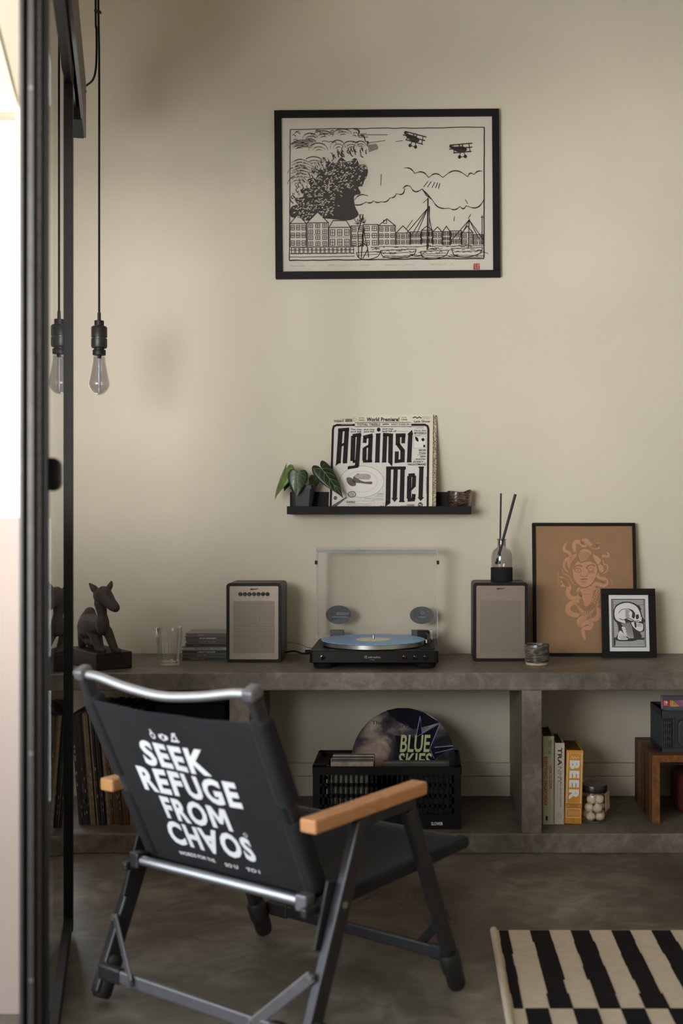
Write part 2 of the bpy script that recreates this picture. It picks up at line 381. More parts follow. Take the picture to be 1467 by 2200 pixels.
pts = [W(206, -60, PD), W(205.5, 20, PD), W(207, 60, PD), W(207.5, 110, PD), W(205.5, 150, PD), W(199, 172, PD+.03), W(185, 184, PD+.07)]
pts[0].z = 2.8
tag(MB().tube(cr(pts, 6), .0030, 8).build('power_cable', M_BLACKM, origin=(pts[-1].x, pts[-1].y, pts[-1].z)), 'black power cable curling from the ceiling into the door track', 'cable')
zt_ = W(210, 25, PD)
tag(MB().obox(zt_, (.0085, 0, -.002), (0, .006, 0), (.0008, 0, .0028)).build('zip_tie', M_BLACK, origin=zt_, smooth=0, bevel=.0008), 'black zip tie bundling the lamp cord with a cable', 'zip tie')

# ------------------------------------------------------------------ concrete bench
ZB, DF = .494, 3.30                                   # height of the top, depth of its front edge
bench = thing('concrete_bench', 'long grey cast concrete bench along the plaster wall', 'bench', (0, DF, 0))
def wob_box(x0, y0, z0, x1, y1, z1):
    return MB().box(x0, y0, z0, min(x1, 2.2995), min(y1, YW-.0003), z1)
wob_box(-1.12, DF, .4446, 2.3, YW, ZB).build('top_slab', M_BENCH, bench, world=True, smooth=0, bevel=.004)
wob_box(-1.12, DF, 0, 2.3, YW, .055).build('base_slab', M_BENCH, bench, world=True, smooth=0, bevel=.004)
for a, b in ((1121, 1164.5), (492, 536)):
    wob_box((a-CX)/F*DF, DF+.003, .054, (b-CX)/F*DF, YW, .446).build('divider', M_BENCH, bench, world=True, smooth=0, bevel=.003)

# ================================================================== ON THE WALL
# framed print
fx0, fx1, fz0, fz1 = (590.5-CX)/F*3.735, (1073-CX)/F*3.735, H-(597-CY)/F*3.735, H-(236-CY)/F*3.735
fcx, fcz, fw, fh = (fx0+fx1)/2, (fz0+fz1)/2, (fx1-fx0)/2, (fz1-fz0)/2
fp = thing('framed_print', 'wide black frame holding a black and white harbour town woodcut', 'framed print', (fcx, YW, fcz), R=Matrix.Rotation(math.radians(-.45), 3, 'Y'))
def picture_frame(par, hw, hh, bw, dep, y1=0.0):
    for i, (x0, z0, x1, z1) in enumerate(((-hw, hh-bw, hw, hh), (-hw, -hh, hw, -hh+bw), (-hw, -hh+bw, -hw+bw, hh-bw), (hw-bw, -hh+bw, hw, hh-bw))):
        MB().box(x0, y1-dep, z0, x1, y1, z1).build('frame_rail', M_BLACKF, par, smooth=0, bevel=.0012)
M_BLACKF = mat('frame_black', (19, 16, 16), .6, var=.15, scale=60, spec=.2)
picture_frame(fp, fw, fh, .0215, .020)
MB().box(-fw+.02, -.010, -fh+.02, fw-.02, -.001, fh-.02).build('paper', M_PAPER, fp, smooth=0)
k = 3.74/F/2.876
pm = plane_map(580*0+ (fcx/3.735*F+CX-580)*2.876, (CY-(fcz-H)/3.735*F-220)*2.876, k, -.0105)
a = Art(1.4); rnd = random.Random(5)
def wavy(x0, y0, x1, y1, amp=2, n=24): return [(x0+(x1-x0)*i/n+rnd.uniform(-amp, amp)*.4, y0+(y1-y0)*i/n+rnd.uniform(-amp, amp)) for i in range(n+1)]
a.stroke(wavy(128, 160, 1326, 156), 4); a.stroke(wavy(1326, 156, 1318, 966), 5); a.stroke(wavy(116, 970, 1318, 966), 5); a.stroke(wavy(128, 160, 116, 970), 4)
# open clouds on the right
def puffs(pts, up=True, wd=4.5):
    out = []
    for i in range(len(pts)-1):
        (x0, y0), (x1, y1) = pts[i][:2], pts[i+1][:2]; bulge = pts[i][2]
        nx, ny = -(y1-y0), x1-x0; L = math.hypot(nx, ny); nx /= L; ny /= L
        a.stroke([(x0+(x1-x0)*t+nx*bulge*math.sin(PI*t), y0+(y1-y0)*t+ny*bulge*math.sin(PI*t)) for t in [j/10 for j in range(11)]], [wd*.6, wd*1.2, wd*.7])
puffs([(828, 404, -14), (893, 438, -22), (980, 465, -24), (1068, 465, -40), (1222, 462, -16), (1262, 448, -10), (1312, 428, 0)])
puffs([(520, 600, -20), (605, 575, 0)])
puffs([(503, 622, 14), (592, 612, 10), (640, 605, 8), (684, 612, 12), (740, 588, 10), (780, 562, 22), (832, 530, 0)])
puffs([(820, 532, -10), (865, 517, 26), (940, 534, 0), (1000, 600, 24), (1105, 655, 14), (1172, 645, 16), (1210, 640, 34), (1322, 600, 0)])
a.stroke([(940, 534), (965, 575), (1000, 600)], 4)
for (x, y) in ((948, 522), (972, 524), (1000, 528), (1022, 530), (1040, 534)): a.line(x, y, x+28-(x-948)*.2, y-34, 3)
for l in ((688, 440, 684, 512), (1205, 602, 1220, 628), (1138, 706, 1134, 736), (880, 725, 838, 782), (970, 598, 944, 622), (1240, 692, 1222, 720), (778, 240, 822, 236), (560, 192, 600, 190), (560, 197, 730, 198), (550, 212, 608, 212), (598, 248, 716, 234)): a.line(*l, 2.6)
# billowing smoke at the upper left
def swirl(cx, cy, rx, ry, a0, a1, wd=4):
    a.stroke([(cx+rx*math.cos(math.radians(t)), cy+ry*math.sin(math.radians(t))) for t in [a0+(a1-a0)*j/14 for j in range(15)]], [wd*.4, wd*1.1, wd*.5])
for i in range(5): swirl(215, 255+i*7, 86-i*8, 28-i*3, 180, 330)
for (cx, cy, rx, ry) in ((300, 290, 58, 44), (420, 275, 46, 46), (500, 270, 50, 34), (560, 262, 34, 26), (180, 275, 60, 36), (330, 205, 60, 34), (450, 190, 55, 30), (180, 430, 70, 40), (170, 495, 60, 45), (270, 370, 60, 40), (250, 215, 45, 30)):
    swirl(cx, cy, rx, ry, 175, 360); swirl(cx+4, cy+8, rx*.72, ry*.65, 190, 335, 3); swirl(cx+6, cy+14, rx*.42, ry*.4, 195, 320, 3)
for i in range(7): a.curve([(600+i*9, 262-i*1.5), (612+i*9, 275), (616+i*8, 305-i*3)], 3)
for i in range(7): a.curve([(135, 365+i*17), (190, 345+i*18), (262, 372+i*15)], [2, 4.5, 2])
puffs([(520, 162, -22), (545, 205, -20), (590, 238, -14), (600, 262, 0)], wd=6)
for i in range(26):
    x = rnd.uniform(140, 520); y = rnd.uniform(165, 245); a.curve([(x, y), (x+rnd.uniform(8, 22), y-rnd.uniform(2, 9)), (x+rnd.uniform(20, 40), y+rnd.uniform(-4, 10))], 3)
# dark storm bank over the roofs
mass = [(128, 700), (130, 640), (165, 622), (150, 585), (205, 575), (190, 530), (250, 520), (232, 470), (290, 455), (285, 410), (340, 405), (350, 360), (405, 372), (440, 335), (480, 362), (530, 340), (555, 380), (590, 378), (606, 415), (600, 452), (584, 478), (570, 515), (545, 520), (560, 560), (520, 575), (525, 640), (545, 690), (500, 722), (430, 722), (330, 712), (230, 725)]
# towns, windows, quay
def house(x0, x1, yt, yb, roof, cols, rows, flat=False):
    a.line(x0, yt, x0, yb, 3.5); a.line(x1, yt, x1, yb, 3.5); a.line(x0-4, yt, x1+4, yt, 4)
    if roof:
        if flat: a.stroke([(x0, yt), (x0+26, yt-roof), (x1-26, yt-roof), (x1, yt)], 4)
        else: a.stroke([(x0, yt), ((x0+x1)/2, yt-roof), (x1, yt)], 4)
    W_ = (x1-x0)/(cols); hh = (yb-yt)/rows
    for i in range(cols):
        for j in range(rows):
            xa, ya = x0+W_*(i+.2), yt+hh*(j+.22); xb, yb_ = x0+W_*(i+.8), yt+hh*(j+.85)
            a.frame(xa, ya, xb, yb_, 3); a.line((xa+xb)/2, ya, (xa+xb)/2, yb_, 2.4); a.line(xa, (ya+yb_)/2, xb, (ya+yb_)/2, 2.4)
    a.line(x0, (yt+yb)/2, x1, (yt+yb)/2, 1.6)
houses = [(122, 222, 742, 885, 56, 3, 3), (228, 358, 738, 885, 66, 3, 4), (362, 495, 768, 888, 42, 3, 2), (500, 572, 760, 888, 0, 2, 3), (575, 665, 752, 885, 0, 2, 3), (668, 772, 760, 880, 42, 3, 3), (776, 862, 806, 880, 44, 3, 2), (866, 930, 800, 878, 0, 3, 2), (934, 1000, 790, 876, 26, 3, 2), (1004, 1060, 800, 880, 30, 2, 2), (1064, 1110, 800, 884, 34, 2, 3), (1114, 1180, 796, 880, 0, 3, 2), (1184, 1250, 806, 880, 40, 2, 2), (1254, 1314, 820, 884, 0, 2, 2)]
w_ = Art(); 
for (x0, x1, yt, yb, rf, c_, r_) in houses:
    w_.rect(x0, yt, x1, yb)
    if rf:
        if x0 == 362: w_.poly([(x0, yt), (x0+26, yt-rf), (x1-26, yt-rf), (x1, yt)])
        else: w_.poly([(x0, yt), ((x0+x1)/2, yt-rf), (x1, yt)])
    house(x0, x1, yt, yb, rf, c_, r_, x0 == 362)
w_.rect(120, 884, 1316, 962)
for (x, y, ww, hh) in ((556, 690, 16, 26), (700, 726, 18, 20), (172, 690, 16, 16)): a.frame(x, y, x+ww, y+hh, 3)
for y in (888, 906, 930, 950): a.stroke(wavy(118, y, 520, y+rnd.uniform(-3, 3), 1.5), 3)
for y in (890, 948, 958): a.stroke(wavy(690, y, 1314, y, 2.5), 2.6)
for x in range(130, 515, 26): a.frame(x, 892, x+19, 926, 2.6)
for i in range(60):
    x = rnd.uniform(600, 1290); y = rnd.uniform(884, 952); L = rnd.uniform(15, 60); a.curve([(x, y), (x+L/2, y+rnd.uniform(-9, 9)), (x+L, y+rnd.uniform(-4, 4))], 2.6)
def boat(x0, x1, y, d): a.curve([(x0, y), (x0+18, y+d*.8), ((x0+x1)/2, y+d), (x1-20, y+d*.6), (x1, y-6)], 4); a.line(x0, y, x1, y-6, 3); a.line(x0+10, y+d*.4, x1-14, y+d*.25, 2.4)
boat(680, 900, 912, 50); boat(925, 1100, 920, 46); boat(1120, 1310, 905, 52); boat(530, 680, 925, 42)
a.stroke([(545, 960), (540, 800), (575, 690)], 4); a.stroke([(560, 960), (575, 770), (600, 900), (606, 955)], 4); a.curve([(545, 890), (575, 870), (600, 900), (570, 960)], 4)
a.line(975, 590, 968, 910, 6); a.line(985, 640, 975, 900, 3)
for x in (838, 878, 905): a.line(972, 655, x, 810, 3.2)
a.curve([(980, 640), (984, 720), (1000, 800)], 3.2)
a.line(1228, 722, 1222, 905, 4)
for x in (1120, 1165, 1290, 1315): a.line(1228, 728, x, 850, 3.4)
a.line(1308, 700, 1306, 880, 3.4); a.line(1300, 712, 1316, 712, 3)
for (x, y) in ((540, 750), (560, 735), (580, 745)):
    for i in range(6): a.line(x, y, x+rnd.uniform(-26, 26), y-rnd.uniform(5, 50), 2.4)
for i in range(70):
    t_ = rnd.random(); x = 140+t_*470+rnd.uniform(-20, 20); y = 610-abs(math.sin(t_*PI*.62))*290+rnd.uniform(-34, 14)
    a.curve([(x, y), (x-rnd.uniform(2, 14), y-rnd.uniform(8, 18)), (x-rnd.uniform(-6, 24), y-rnd.uniform(20, 44))], [5, 4, 1], 3)
# two triplanes
def plane(cx, cy, ang, s):
    ca, sa = math.cos(ang), math.sin(ang)
    q = lambda x, y: (cx+s*(x*ca-y*sa), cy+s*(x*sa+y*ca))
    for y, x0, x1 in ((-28, -68, 72), (-4, -74, 70), (22, -50, 62)): a.stroke([q(x0, y), q(x1, y)], 5)
    a.blob([q(-62, -14), q(-20, -16), q(24, -8), q(34, 12), q(0, 24), q(-40, 10)], 4)
    for x in (-48, -12, 10, 50): a.stroke([q(x, -28), q(x+4, 22)], 3.4)
    a.stroke([q(-12, -28), q(2, -8), q(14, -28)], 3)
    for x in (-14, 22):
        p = q(x, 50); a.oval(p[0], p[1], 10, 11); a.stroke([q(x, 50), q(x+8 if x < 0 else x-8, 18)], 3.4)
    a.stroke([q(-14, 50), q(22, 50)], 3)
    p = q(-62, -20); a.oval(p[0], p[1], 10, 10)
plane(893, 222, .27, .98); plane(1182, 288, -.08, 1.0)
# white cuts in the dark bank
w2 = Art()
for i in range(900):
    x = rnd.uniform(135, 610); y = rnd.uniform(350, 715)
    if x > 390 and y > 545 and rnd.random() < .93: continue
    if x > 480 and y > 420 and rnd.random() < .7: continue
    ang = math.radians(rnd.uniform(-60, 40)); L = rnd.uniform(7, 22)
    w2.curve([(x, y), (x+L*.5*math.cos(ang)+2, y+L*.5*math.sin(ang)-3), (x+L*math.cos(ang), y+L*math.sin(ang))], [1, 4.2, .8], 3)
ink = a.build('woodcut_drawing', M_INK, fp, lambda u, v: (pm(u, v)[0], -.0116, pm(u, v)[2]))
# the pale fill of the houses lies over the storm bank, below the lines
dark = Art(); dark.f = []; 
w2.build('white_cuts', M_PAPER, fp, lambda u, v: (pm(u, v)[0], -.0120, pm(u, v)[2]))
# split: the bank below the houses
bank = Art(); bank.blob(mass, 4); bank.build('storm_bank', M_INK, fp, lambda u, v: (pm(u, v)[0], -.0107, pm(u, v)[2]))
w_.build('house_fill', M_PAPER, fp, lambda u, v: (pm(u, v)[0], -.0111, pm(u, v)[2]))
pen = Art(); rnd = random.Random(3)
def scribble(x0, x1, y):
    x = x0; p = []
    while x < x1:
        p.append((x, y+rnd.uniform(-9, 6))); x += rnd.uniform(3, 6)
    pen.stroke(p, 1.5)
for (x0, x1) in ((115, 215), (232, 282), (308, 325), (352, 398), (425, 472), (484, 500), (548, 612), (708, 790), (806, 890), (985, 1092), (1104, 1135)): scribble(x0, x1, 1004)
pen.build('pencil_signature', mat('pencil', (168, 160, 148), .8), fp, lambda u, v: (pm(u, v)[0], -.0112, pm(u, v)[2]))
sl = Art(); sl.poly([(1254, 998), (1290, 997), (1292, 1032), (1284, 1036), (1252, 1034)]); sl.build('red_seal', mat('seal_red', (178, 42, 42), .7), fp, lambda u, v: (pm(u, v)[0], -.0112, pm(u, v)[2]))
sw = Art()
for l in ((1258, 1006, 1270, 1004), (1260, 1013, 1268, 1013), (1260, 1020, 1270, 1022), (1262, 1028, 1272, 1026), (1277, 1003, 1287, 1003), (1277, 1003, 1277, 1012), (1287, 1003, 1287, 1012), (1277, 1012, 1287, 1012), (1282, 1012, 1282, 1030), (1276, 1022, 1286, 1024)): sw.line(*l, 2)
sw.build('seal_mark', M_PAPER, fp, lambda u, v: (pm(u, v)[0], -.0115, pm(u, v)[2]))
MB().box(-fw+.02, -.0150, -fh+.02, fw-.02, -.0135, fh-.02).build('glazing', thin_glass('frame_glass', (.97, .97, .97), base=.03), fp, smooth=0)

# picture ledge
lx0, lx1 = (616-CX)/F*3.65, (1012.5-CX)/F*3.65
sh = thing('picture_ledge', 'narrow black picture ledge fixed to the plaster wall', 'shelf', (lx0, YW, .925))
lw = lx1-lx0
MB().box(0, -.100, 0, lw, -.088, .0245).build('front_lip', M_BLACKF, sh, smooth=0, bevel=.001)
MB().box(0, -.088, 0, lw, -.012, .010).build('shelf_board', M_BLACKF, sh, smooth=0)
MB().box(0, -.012, 0, lw, 0, .069).build('back_rail', M_BLACKF, sh, smooth=0, bevel=.001)
ZS = .9352

# ------------------------------------------------------------------ record sleeve on the ledge
th = math.asin(.078/.306)
Rl = Matrix.Rotation(math.radians(-2.5), 3, 'Z') @ Matrix.Rotation(-th, 3, 'X')
al = thing('record_sleeve', 'black and cream record sleeve in old newspaper advert style on the ledge', 'record sleeve', ((817-CX)/F*3.675, 3.672, ZS+.0026), R=Rl)
aw, ah = .1575, .306
M_CREAMP = mat('aged_card', (212, 203, 184), .75, var=.04, scale=30)
M_NEWS = mat('newsprint', (205, 200, 194), .75, var=.05, scale=500, detail=2)
MB().box(-aw, -.0005, 0, aw, .004, ah).build('front_board', M_CREAMP, al, smooth=0)
def dots_mat():
    m, n, l, b = nt('halftone_edge'); tc = n.new('ShaderNodeTexCoord'); vo = n.new('ShaderNodeTexVoronoi'); vo.inputs['Scale'].default_value = 330
    l.new(tc.outputs['Object'], vo.inputs['Vector']); rp = n.new('ShaderNodeValToRGB'); rp.color_ramp.interpolation = 'CONSTANT'
    rp.color_ramp.elements[0].color = lin(40, 34, 32); rp.color_ramp.elements[1].position = .45; rp.color_ramp.elements[1].color = lin(186, 170, 148)
    l.new(vo.outputs[0], rp.inputs[0]); l.new(rp.outputs[0], b.inputs['Base Color']); b.inputs['Roughness'].default_value = .8
    return m
MB().box(-aw+.004, .0045, 0, aw+.011, .010, ah-.001).build('back_board', dots_mat(), al, smooth=0)
ka = 1/(5.239*F/3.70)
am = lambda dy: (lambda u, v: ((u-722)*ka*1.0, -.0008-dy, (1090-v)*ka*1.085*.99+.002))
nb = Art(); nb.rect(178, 175, 1238, 1088); nb.build('newsprint_field', M_NEWS, al, am(.0001))
pl = Art(); pl.oval(505, 790, 250, 170, 36); pl.rect(1083, 292, 1224, 424); pl.build('plate_print', mat('plate_grey', (214, 209, 204), .75, var=.03, scale=200), al, am(.0003))
g = Art(); g.ring(505, 790, 250, 172, 3); g.ring(505, 790, 180, 115, 1.5)
g.blob([(335, 750), (380, 745), (430, 790), (440, 830), (390, 838), (345, 800)]); g.blob([(410, 740), (470, 700), (470, 760), (540, 790), (620, 790), (610, 818), (480, 805), (410, 800)])
g.stroke([(190, 1065), (340, 960)], [40, 22, 14]); g.ring(400, 928, 42, 30, 10); g.stroke([(320, 1000), (650, 1000), (650, 1072), (320, 1072)], 1.5, True)
g.build('grey_print', mat('grey_ink', (92, 86, 84), .75, var=.4, scale=400), al, am(.0005))
g2 = Art(); g2.blob([(430, 720), (500, 705), (590, 712), (606, 745), (585, 765), (500, 765), (440, 750)]); g2.oval(400, 928, 30, 20); g2.build('pale_print', mat('pale_ink', (160, 154, 150), .75, var=.2, scale=300), al, am(.0007))
t = Art(); S = t.stroke
S([(163, 1088), (163, 215), (172, 180), (205, 165), (412, 165)], 24); S([(1055, 165), (1212, 165), (1240, 180), (1250, 215), (1250, 1088)], 24)
t.frame(412, 138, 1055, 183, 4); t.frame(1022, 160, 1200, 186, 2.5)
def L(*args): t.stroke([(x, y) for x, y in zip(args[0:-1:2], args[1:-1:2])], args[-1])
# big display lettering
L(250, 225, 236, 590, 52); L(222, 222, 348, 212, 38); L(322, 215, 310, 580, 50); L(262, 395, 316, 362, 26); t.poly([(203, 620), (216, 560), (268, 572), (250, 585)]); L(290, 585, 335, 580, 16)
L(398, 285, 396, 565, 52); L(390, 285, 488, 272, 40); L(462, 280, 448, 625, 48); L(398, 572, 446, 566, 30); L(345, 640, 462, 622, 32); t.poly([(340, 650), (362, 612), (380, 650)])
L(596, 290, 590, 578, 48); L(512, 305, 618, 280, 42); L(530, 420, 530, 560, 46); L(525, 425, 592, 388, 26); L(515, 568, 618, 566, 30); L(532, 300, 528, 365, 42)
L(680, 268, 676, 580, 50); L(652, 268, 708, 264, 14); L(648, 576, 704, 576, 12); t.oval(685, 218, 21, 23)
L(760, 270, 754, 580, 48); L(735, 270, 850, 280, 36); L(824, 280, 824, 580, 50); t.poly([(797, 575), (850, 575), (846, 626)]); L(728, 576, 780, 576, 12)
L(905, 285, 905, 390, 50); L(880, 282, 992, 280, 42); L(968, 290, 966, 370, 42); L(905, 378, 966, 455, 44); L(962, 440, 960, 555, 50); L(872, 572, 985, 560, 36); L(896, 460, 894, 560, 44)
L(1046, 262, 1036, 580, 50); t.poly([(1064, 222), (1006, 274), (1078, 274)]); L(1010, 576, 1066, 574, 12)
L(806, 640, 806, 1020, 54); t.poly([(772, 1065), (780, 1000), (833, 1015), (832, 1025)]); L(778, 642, 1000, 642, 34); L(886, 645, 880, 975, 48); t.poly([(842, 968), (880, 1012), (918, 968)]); L(964, 650, 960, 1005, 50); L(930, 1006, 992, 1006, 14)
L(1042, 730, 1040, 975, 50); L(1030, 722, 1104, 718, 38); L(1096, 725, 1092, 850, 44); L(1042, 895, 1094, 845, 24); L(1025, 990, 1106, 984, 38); L(1094, 925, 1090, 985, 42)
L(1176, 632, 1170, 960, 48); L(1142, 634, 1205, 632, 14); t.poly([(1136, 960), (1170, 1002), (1210, 960)]); t.oval(1168, 1042, 26, 27)
for (s_, x0, y0, x1, y1, b_) in (('STARTS', 165, 80, 288, 104, .03), ('TODAY!', 168, 110, 285, 134, .03), ('World Premiere!', 545, 80, 918, 126, .03), ('IN THE', 455, 80, 515, 94, 0), ('COUPLING', 450, 104, 526, 120, 0), ('AT THE', 945, 78, 1000, 92, 0), ('SUBURB', 940, 100, 1008, 116, 0), ('Late Show', 1085, 112, 1268, 140, .01), ('TOTAL TREBLE', 436, 146, 704, 174, .01), ('poems', 730, 150, 800, 172, .02), ('SHORT SONGS OF', 826, 149, 1028, 170, 0), ('The rise', 365, 205, 488, 224, .02), ('and fall', 367, 230, 484, 248, .02), ('and rise', 514, 205, 638, 224, .02), ('and fall', 516, 230, 634, 248, .02), ('and rise', 726, 200, 850, 218, .02), ('and fall of', 726, 224, 886, 244, .02), ('MYSTERIEUX', 1092, 245, 1230, 272, .01), ('Serie des', 1090, 220, 1222, 236, .01), ('NOW', 1145, 436, 1225, 458, .03), ('Daily', 1150, 466, 1226, 496, .01), ('NEW', 1162, 508, 1224, 526, .02), ('...SHOW', 1088, 536, 1224, 556, .02), ('EVERY...', 1085, 566, 1222, 584, .02), ('NIGHTMARE', 1022, 592, 1226, 614, .02), ('WARNING', 336, 1004, 438, 1022, .02), ('SHE IS', 690, 918, 752, 932, 0), ('A', 748, 1022, 760, 1034, .02), ('THE', 720, 1048, 762, 1066, .02), ('NEVER', 1024, 1046, 1098, 1070, .02), ('SERVIT', 950, 1050, 1010, 1068, 0)):
    t.text(s_, x0, y0, x1, y1, b_)
t.rect(302, 98, 380, 128); t.frame(1015, 1040, 1106, 1076, 4); t.frame(1083, 292, 1224, 424, 1.5); t.oval(1190, 330, 18, 18); t.rect(1194, 388, 1216, 414); t.blob([(1100, 300), (1130, 310), (1140, 350), (1112, 340)])
t.oval(214, 968, 18, 19); t.line(1128, 499, 1206, 499, 3); t.stroke([(1070, 88), (1100, 76), (1120, 92), (1145, 78), (1172, 92)], 10); t.stroke([(390, 128), (400, 82), (436, 104), (400, 126)], 2.5)
for y in (1030, 1046, 1060): t.stroke([(345+i*12, y+random.uniform(-4, 4)) for i in range(24)], 1.6)
for (x0, x1, y) in ((545, 620, 974), (640, 755, 974), (625, 755, 988), (664, 752, 948), (900, 1030, 238), (1180, 1270, 78), (1185, 1265, 96), (258, 380, 160), (826, 895, 1058), (1106, 1196, 200), (1098, 1170, 284)): t.stroke([(x0+(x1-x0)*i/16, y+random.uniform(-4, 4)) for i in range(17)], 2.2)
for i in range(14): t.rect(1230+random.uniform(-3, 3), 740+i*13, 1238+random.uniform(-3, 3), 746+i*13)
t.build('printed_lettering', M_INK, al, am(.0010))
t2 = Art(); t2.text('PG', 1152, 1030, 1184, 1054, .02); t2.text('JUST SHOWING', 258, 155, 380, 166, 0); t2.text('MY DOGS', 308, 104, 374, 122, 0); t2.line(207, 960, 207, 976, 2); t2.line(214, 960, 214, 976, 2); t2.line(221, 960, 221, 976, 2)
t2.build('reversed_lettering', M_NEWS, al, am(.0013))

# ------------------------------------------------------------------ potted plant
pc = Vector(((651.5-CX)/F*3.70, 3.70, ZS))
plant = thing('potted_plant', 'small black nursery pot with dark heart-shaped veined leaves on the ledge', 'potted plant', tuple(pc))
def oct_(h, c): return [(h-c, -h), (h, -h+c), (h, h-c), (h-c, h), (-h+c, h), (-h, h-c), (-h, -h+c), (-h+c, -h)]
pot = MB()
rings = [(oct_(.026, .008), 0), (oct_(.0345, .011), .066), (oct_(.0375, .011), .066), (oct_(.0382, .011), .078), (oct_(.0350, .010), .078), (oct_(.0335, .010), .068)]
for i, (p, z) in enumerate(rings): pot.v += [Vector((x, y, z)) for x, y in p]
pot.f = [(i*8+j, i*8+(j+1) % 8, (i+1)*8+(j+1) % 8, (i+1)*8+j) for i in range(5) for j in range(8)]+[tuple(range(7, -1, -1))]; pot.m = [0]*len(pot.f)
pot.build('pot', mat('nursery_plastic', (38, 37, 40), .5, var=.12), plant, smooth=20)
MB().prism(oct_(.0330, .010), .060, .070, ax=('x', 'y', 'z')).build('soil', mat('soil', (40, 30, 22), .95, var=.5, scale=200, bump=.8), plant, smooth=0)
def leaf_mat(nm, rgb): return mat(nm, rgb, .38, var=.35, scale=60, spec=.5, coat=.1)
LM = [leaf_mat('leaf_green', (34, 56, 24)), leaf_mat('leaf_backlit', (84, 108, 44)), leaf_mat('leaf_dark', (26, 44, 22))]  # second green has the back light on the left leaf mixed into it
M_VEIN = mat('leaf_vein', (120, 146, 92), .5); M_VEIN2 = mat('leaf_vein_dim', (84, 108, 56), .5)
HP = [(0, 0), (-.10, .05), (-.17, .16), (-.20, .28), (-.16, .40), (-.06, .48), (.06, .51), (.20, .50), (.36, .44), (.52, .35), (.68, .235), (.82, .125), (.92, .05), (1, 0)]
def leaf(J, Tp, N, wd, lm, vm, curl=.10, root=None, sidefold=.12):
    J, Tp, N = Vector(J), Vector(Tp), Vector(N); ax = (Tp-J); Ln = ax.length; ax.normalize(); N = (N-ax*N.dot(ax)).normalized(); sd = ax.cross(N)
    def surf(tt, h, lift=0):
        z = -curl*Ln*tt*tt-sidefold*wd*(abs(h)/.5)**2*.9+.05*Ln*math.sin(abs(h)*6)*.3
        return J+ax*(tt*Ln)+sd*(h*wd)+N*(z+lift)
    hp = cr([(p[0], p[1], 0) for p in HP], 2)
    m = MB(); n = 4
    for sg in (-1, 1):
        for i in range(len(hp)-1):
            q = []
            for p in (hp[i], hp[i+1]):
                mt = max(p.x, 0.0)
                q.append([surf(mt+(p.x-mt)*(f/n), sg*p.y*(f/n)) for f in range(n+1)])
            for f in range(n): m.add([q[0][f], q[0][f+1], q[1][f+1], q[1][f]], [(0, 1, 2, 3)])
    o = m.build('leaf', lm, plant, world=True, smooth=0, recalc=False)
    bm = bmesh.new(); bm.from_mesh(o.data); bmesh.ops.remove_doubles(bm, verts=bm.verts, dist=1e-5); bmesh.ops.recalc_face_normals(bm, faces=bm.faces); bm.to_mesh(o.data); bm.free(); o.data.shade_smooth()
    so = o.modifiers.new('solid', 'SOLIDIFY'); so.thickness = .0005
    v = MB(); e = .0006
    v.tube([surf(x, 0, e) for x in (0, .2, .4, .6, .8, .95)], [.0008, .0008, .0007, .0006, .0005, .0003], 5)
    for sg in (-1, 1):
        for (t0, p1, p2) in ((0, (-.07, .2), (-.10, .33)), (0, (.06, .24), (.16, .38)), (.12, (.25, .22), (.38, .33)), (.34, (.46, .17), (.58, .24)), (.56, (.66, .1), (.75, .13))):
            v.tube([surf(t0, 0, e), surf(p1[0], sg*p1[1], e), surf(p2[0], sg*p2[1], e)], [.0006, .0005, .0003], 4)
    vo = v.build('veins', vm, o, smooth=60); 
    Mi = PM[plant.name].inverted()
    for vert in vo.data.vertices: vert.co = Mi @ vert.co
    if root is not None:
        r0 = pc+Vector(root); mid = (r0+J)/2+Vector((0, 0, .012))
        MB().tube(cr([r0, mid, J], 5), .0011, 7).build('stem', mat('stem_green', (74, 82, 40), .5), plant, world=True)
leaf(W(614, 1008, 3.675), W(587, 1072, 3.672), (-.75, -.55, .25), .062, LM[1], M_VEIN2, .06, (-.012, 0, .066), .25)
leaf(W(640, 1018, 3.645), W(637, 1067, 3.640), (.10, -.9, .45), .060, LM[0], M_VEIN, .05, (-.004, -.01, .066))
leaf(W(678, 1028, 3.69), W(669, 1049, 3.675), (.55, -.7, .3), .036, LM[2], M_VEIN2, .05, (.012, 0, .066), .2)
leaf(W(691, 1007, 3.655), W(739, 1068, 3.635), (.20, -.85, .5), .060, LM[2], M_VEIN, .08, (.014, .004, .066))
leaf(W(620, 1030, 3.70), W(609, 1055, 3.69), (-.5, -.7, .3), .034, LM[0], M_VEIN2, .06, (-.014, .01, .066), .2)

# ------------------------------------------------------------------ small glazed bowl on the ledge
bc = ((987-CX)/F*3.70, 3.70, ZS)
def glaze(name, cols, scale, rough=.18, stretch=(1, 1, 3)):
    m, n, l, b = nt(name); tc = n.new('ShaderNodeTexCoord'); mp = n.new('ShaderNodeMapping'); mp.inputs['Scale'].default_value = stretch; l.new(tc.outputs['Object'], mp.inputs[0])
    nz = n.new('ShaderNodeTexNoise'); nz.inputs['Scale'].default_value = scale; nz.inputs['Detail'].default_value = 5; nz.inputs['Distortion'].default_value = .8; l.new(mp.outputs[0], nz.inputs['Vector'])
    rp = n.new('ShaderNodeValToRGB'); e = rp.color_ramp.elements; e[0].position = .32; e[1].position = .7
    e[0].color = lin(*cols[0]); e[1].color = lin(*cols[2]); x = e.new(.5); x.color = lin(*cols[1])
    l.new(nz.outputs[0], rp.inputs[0]); l.new(rp.outputs[0], b.inputs['Base Color']); b.inputs['Roughness'].default_value = rough; b.inputs['Coat Weight'].default_value = .4
    bp = n.new('ShaderNodeBump'); bp.inputs['Strength'].default_value = .3; bp.inputs['Distance'].default_value = .002; l.new(nz.outputs[0], bp.inputs['Height']); l.new(bp.outputs[0], b.inputs['Normal'])
    return m
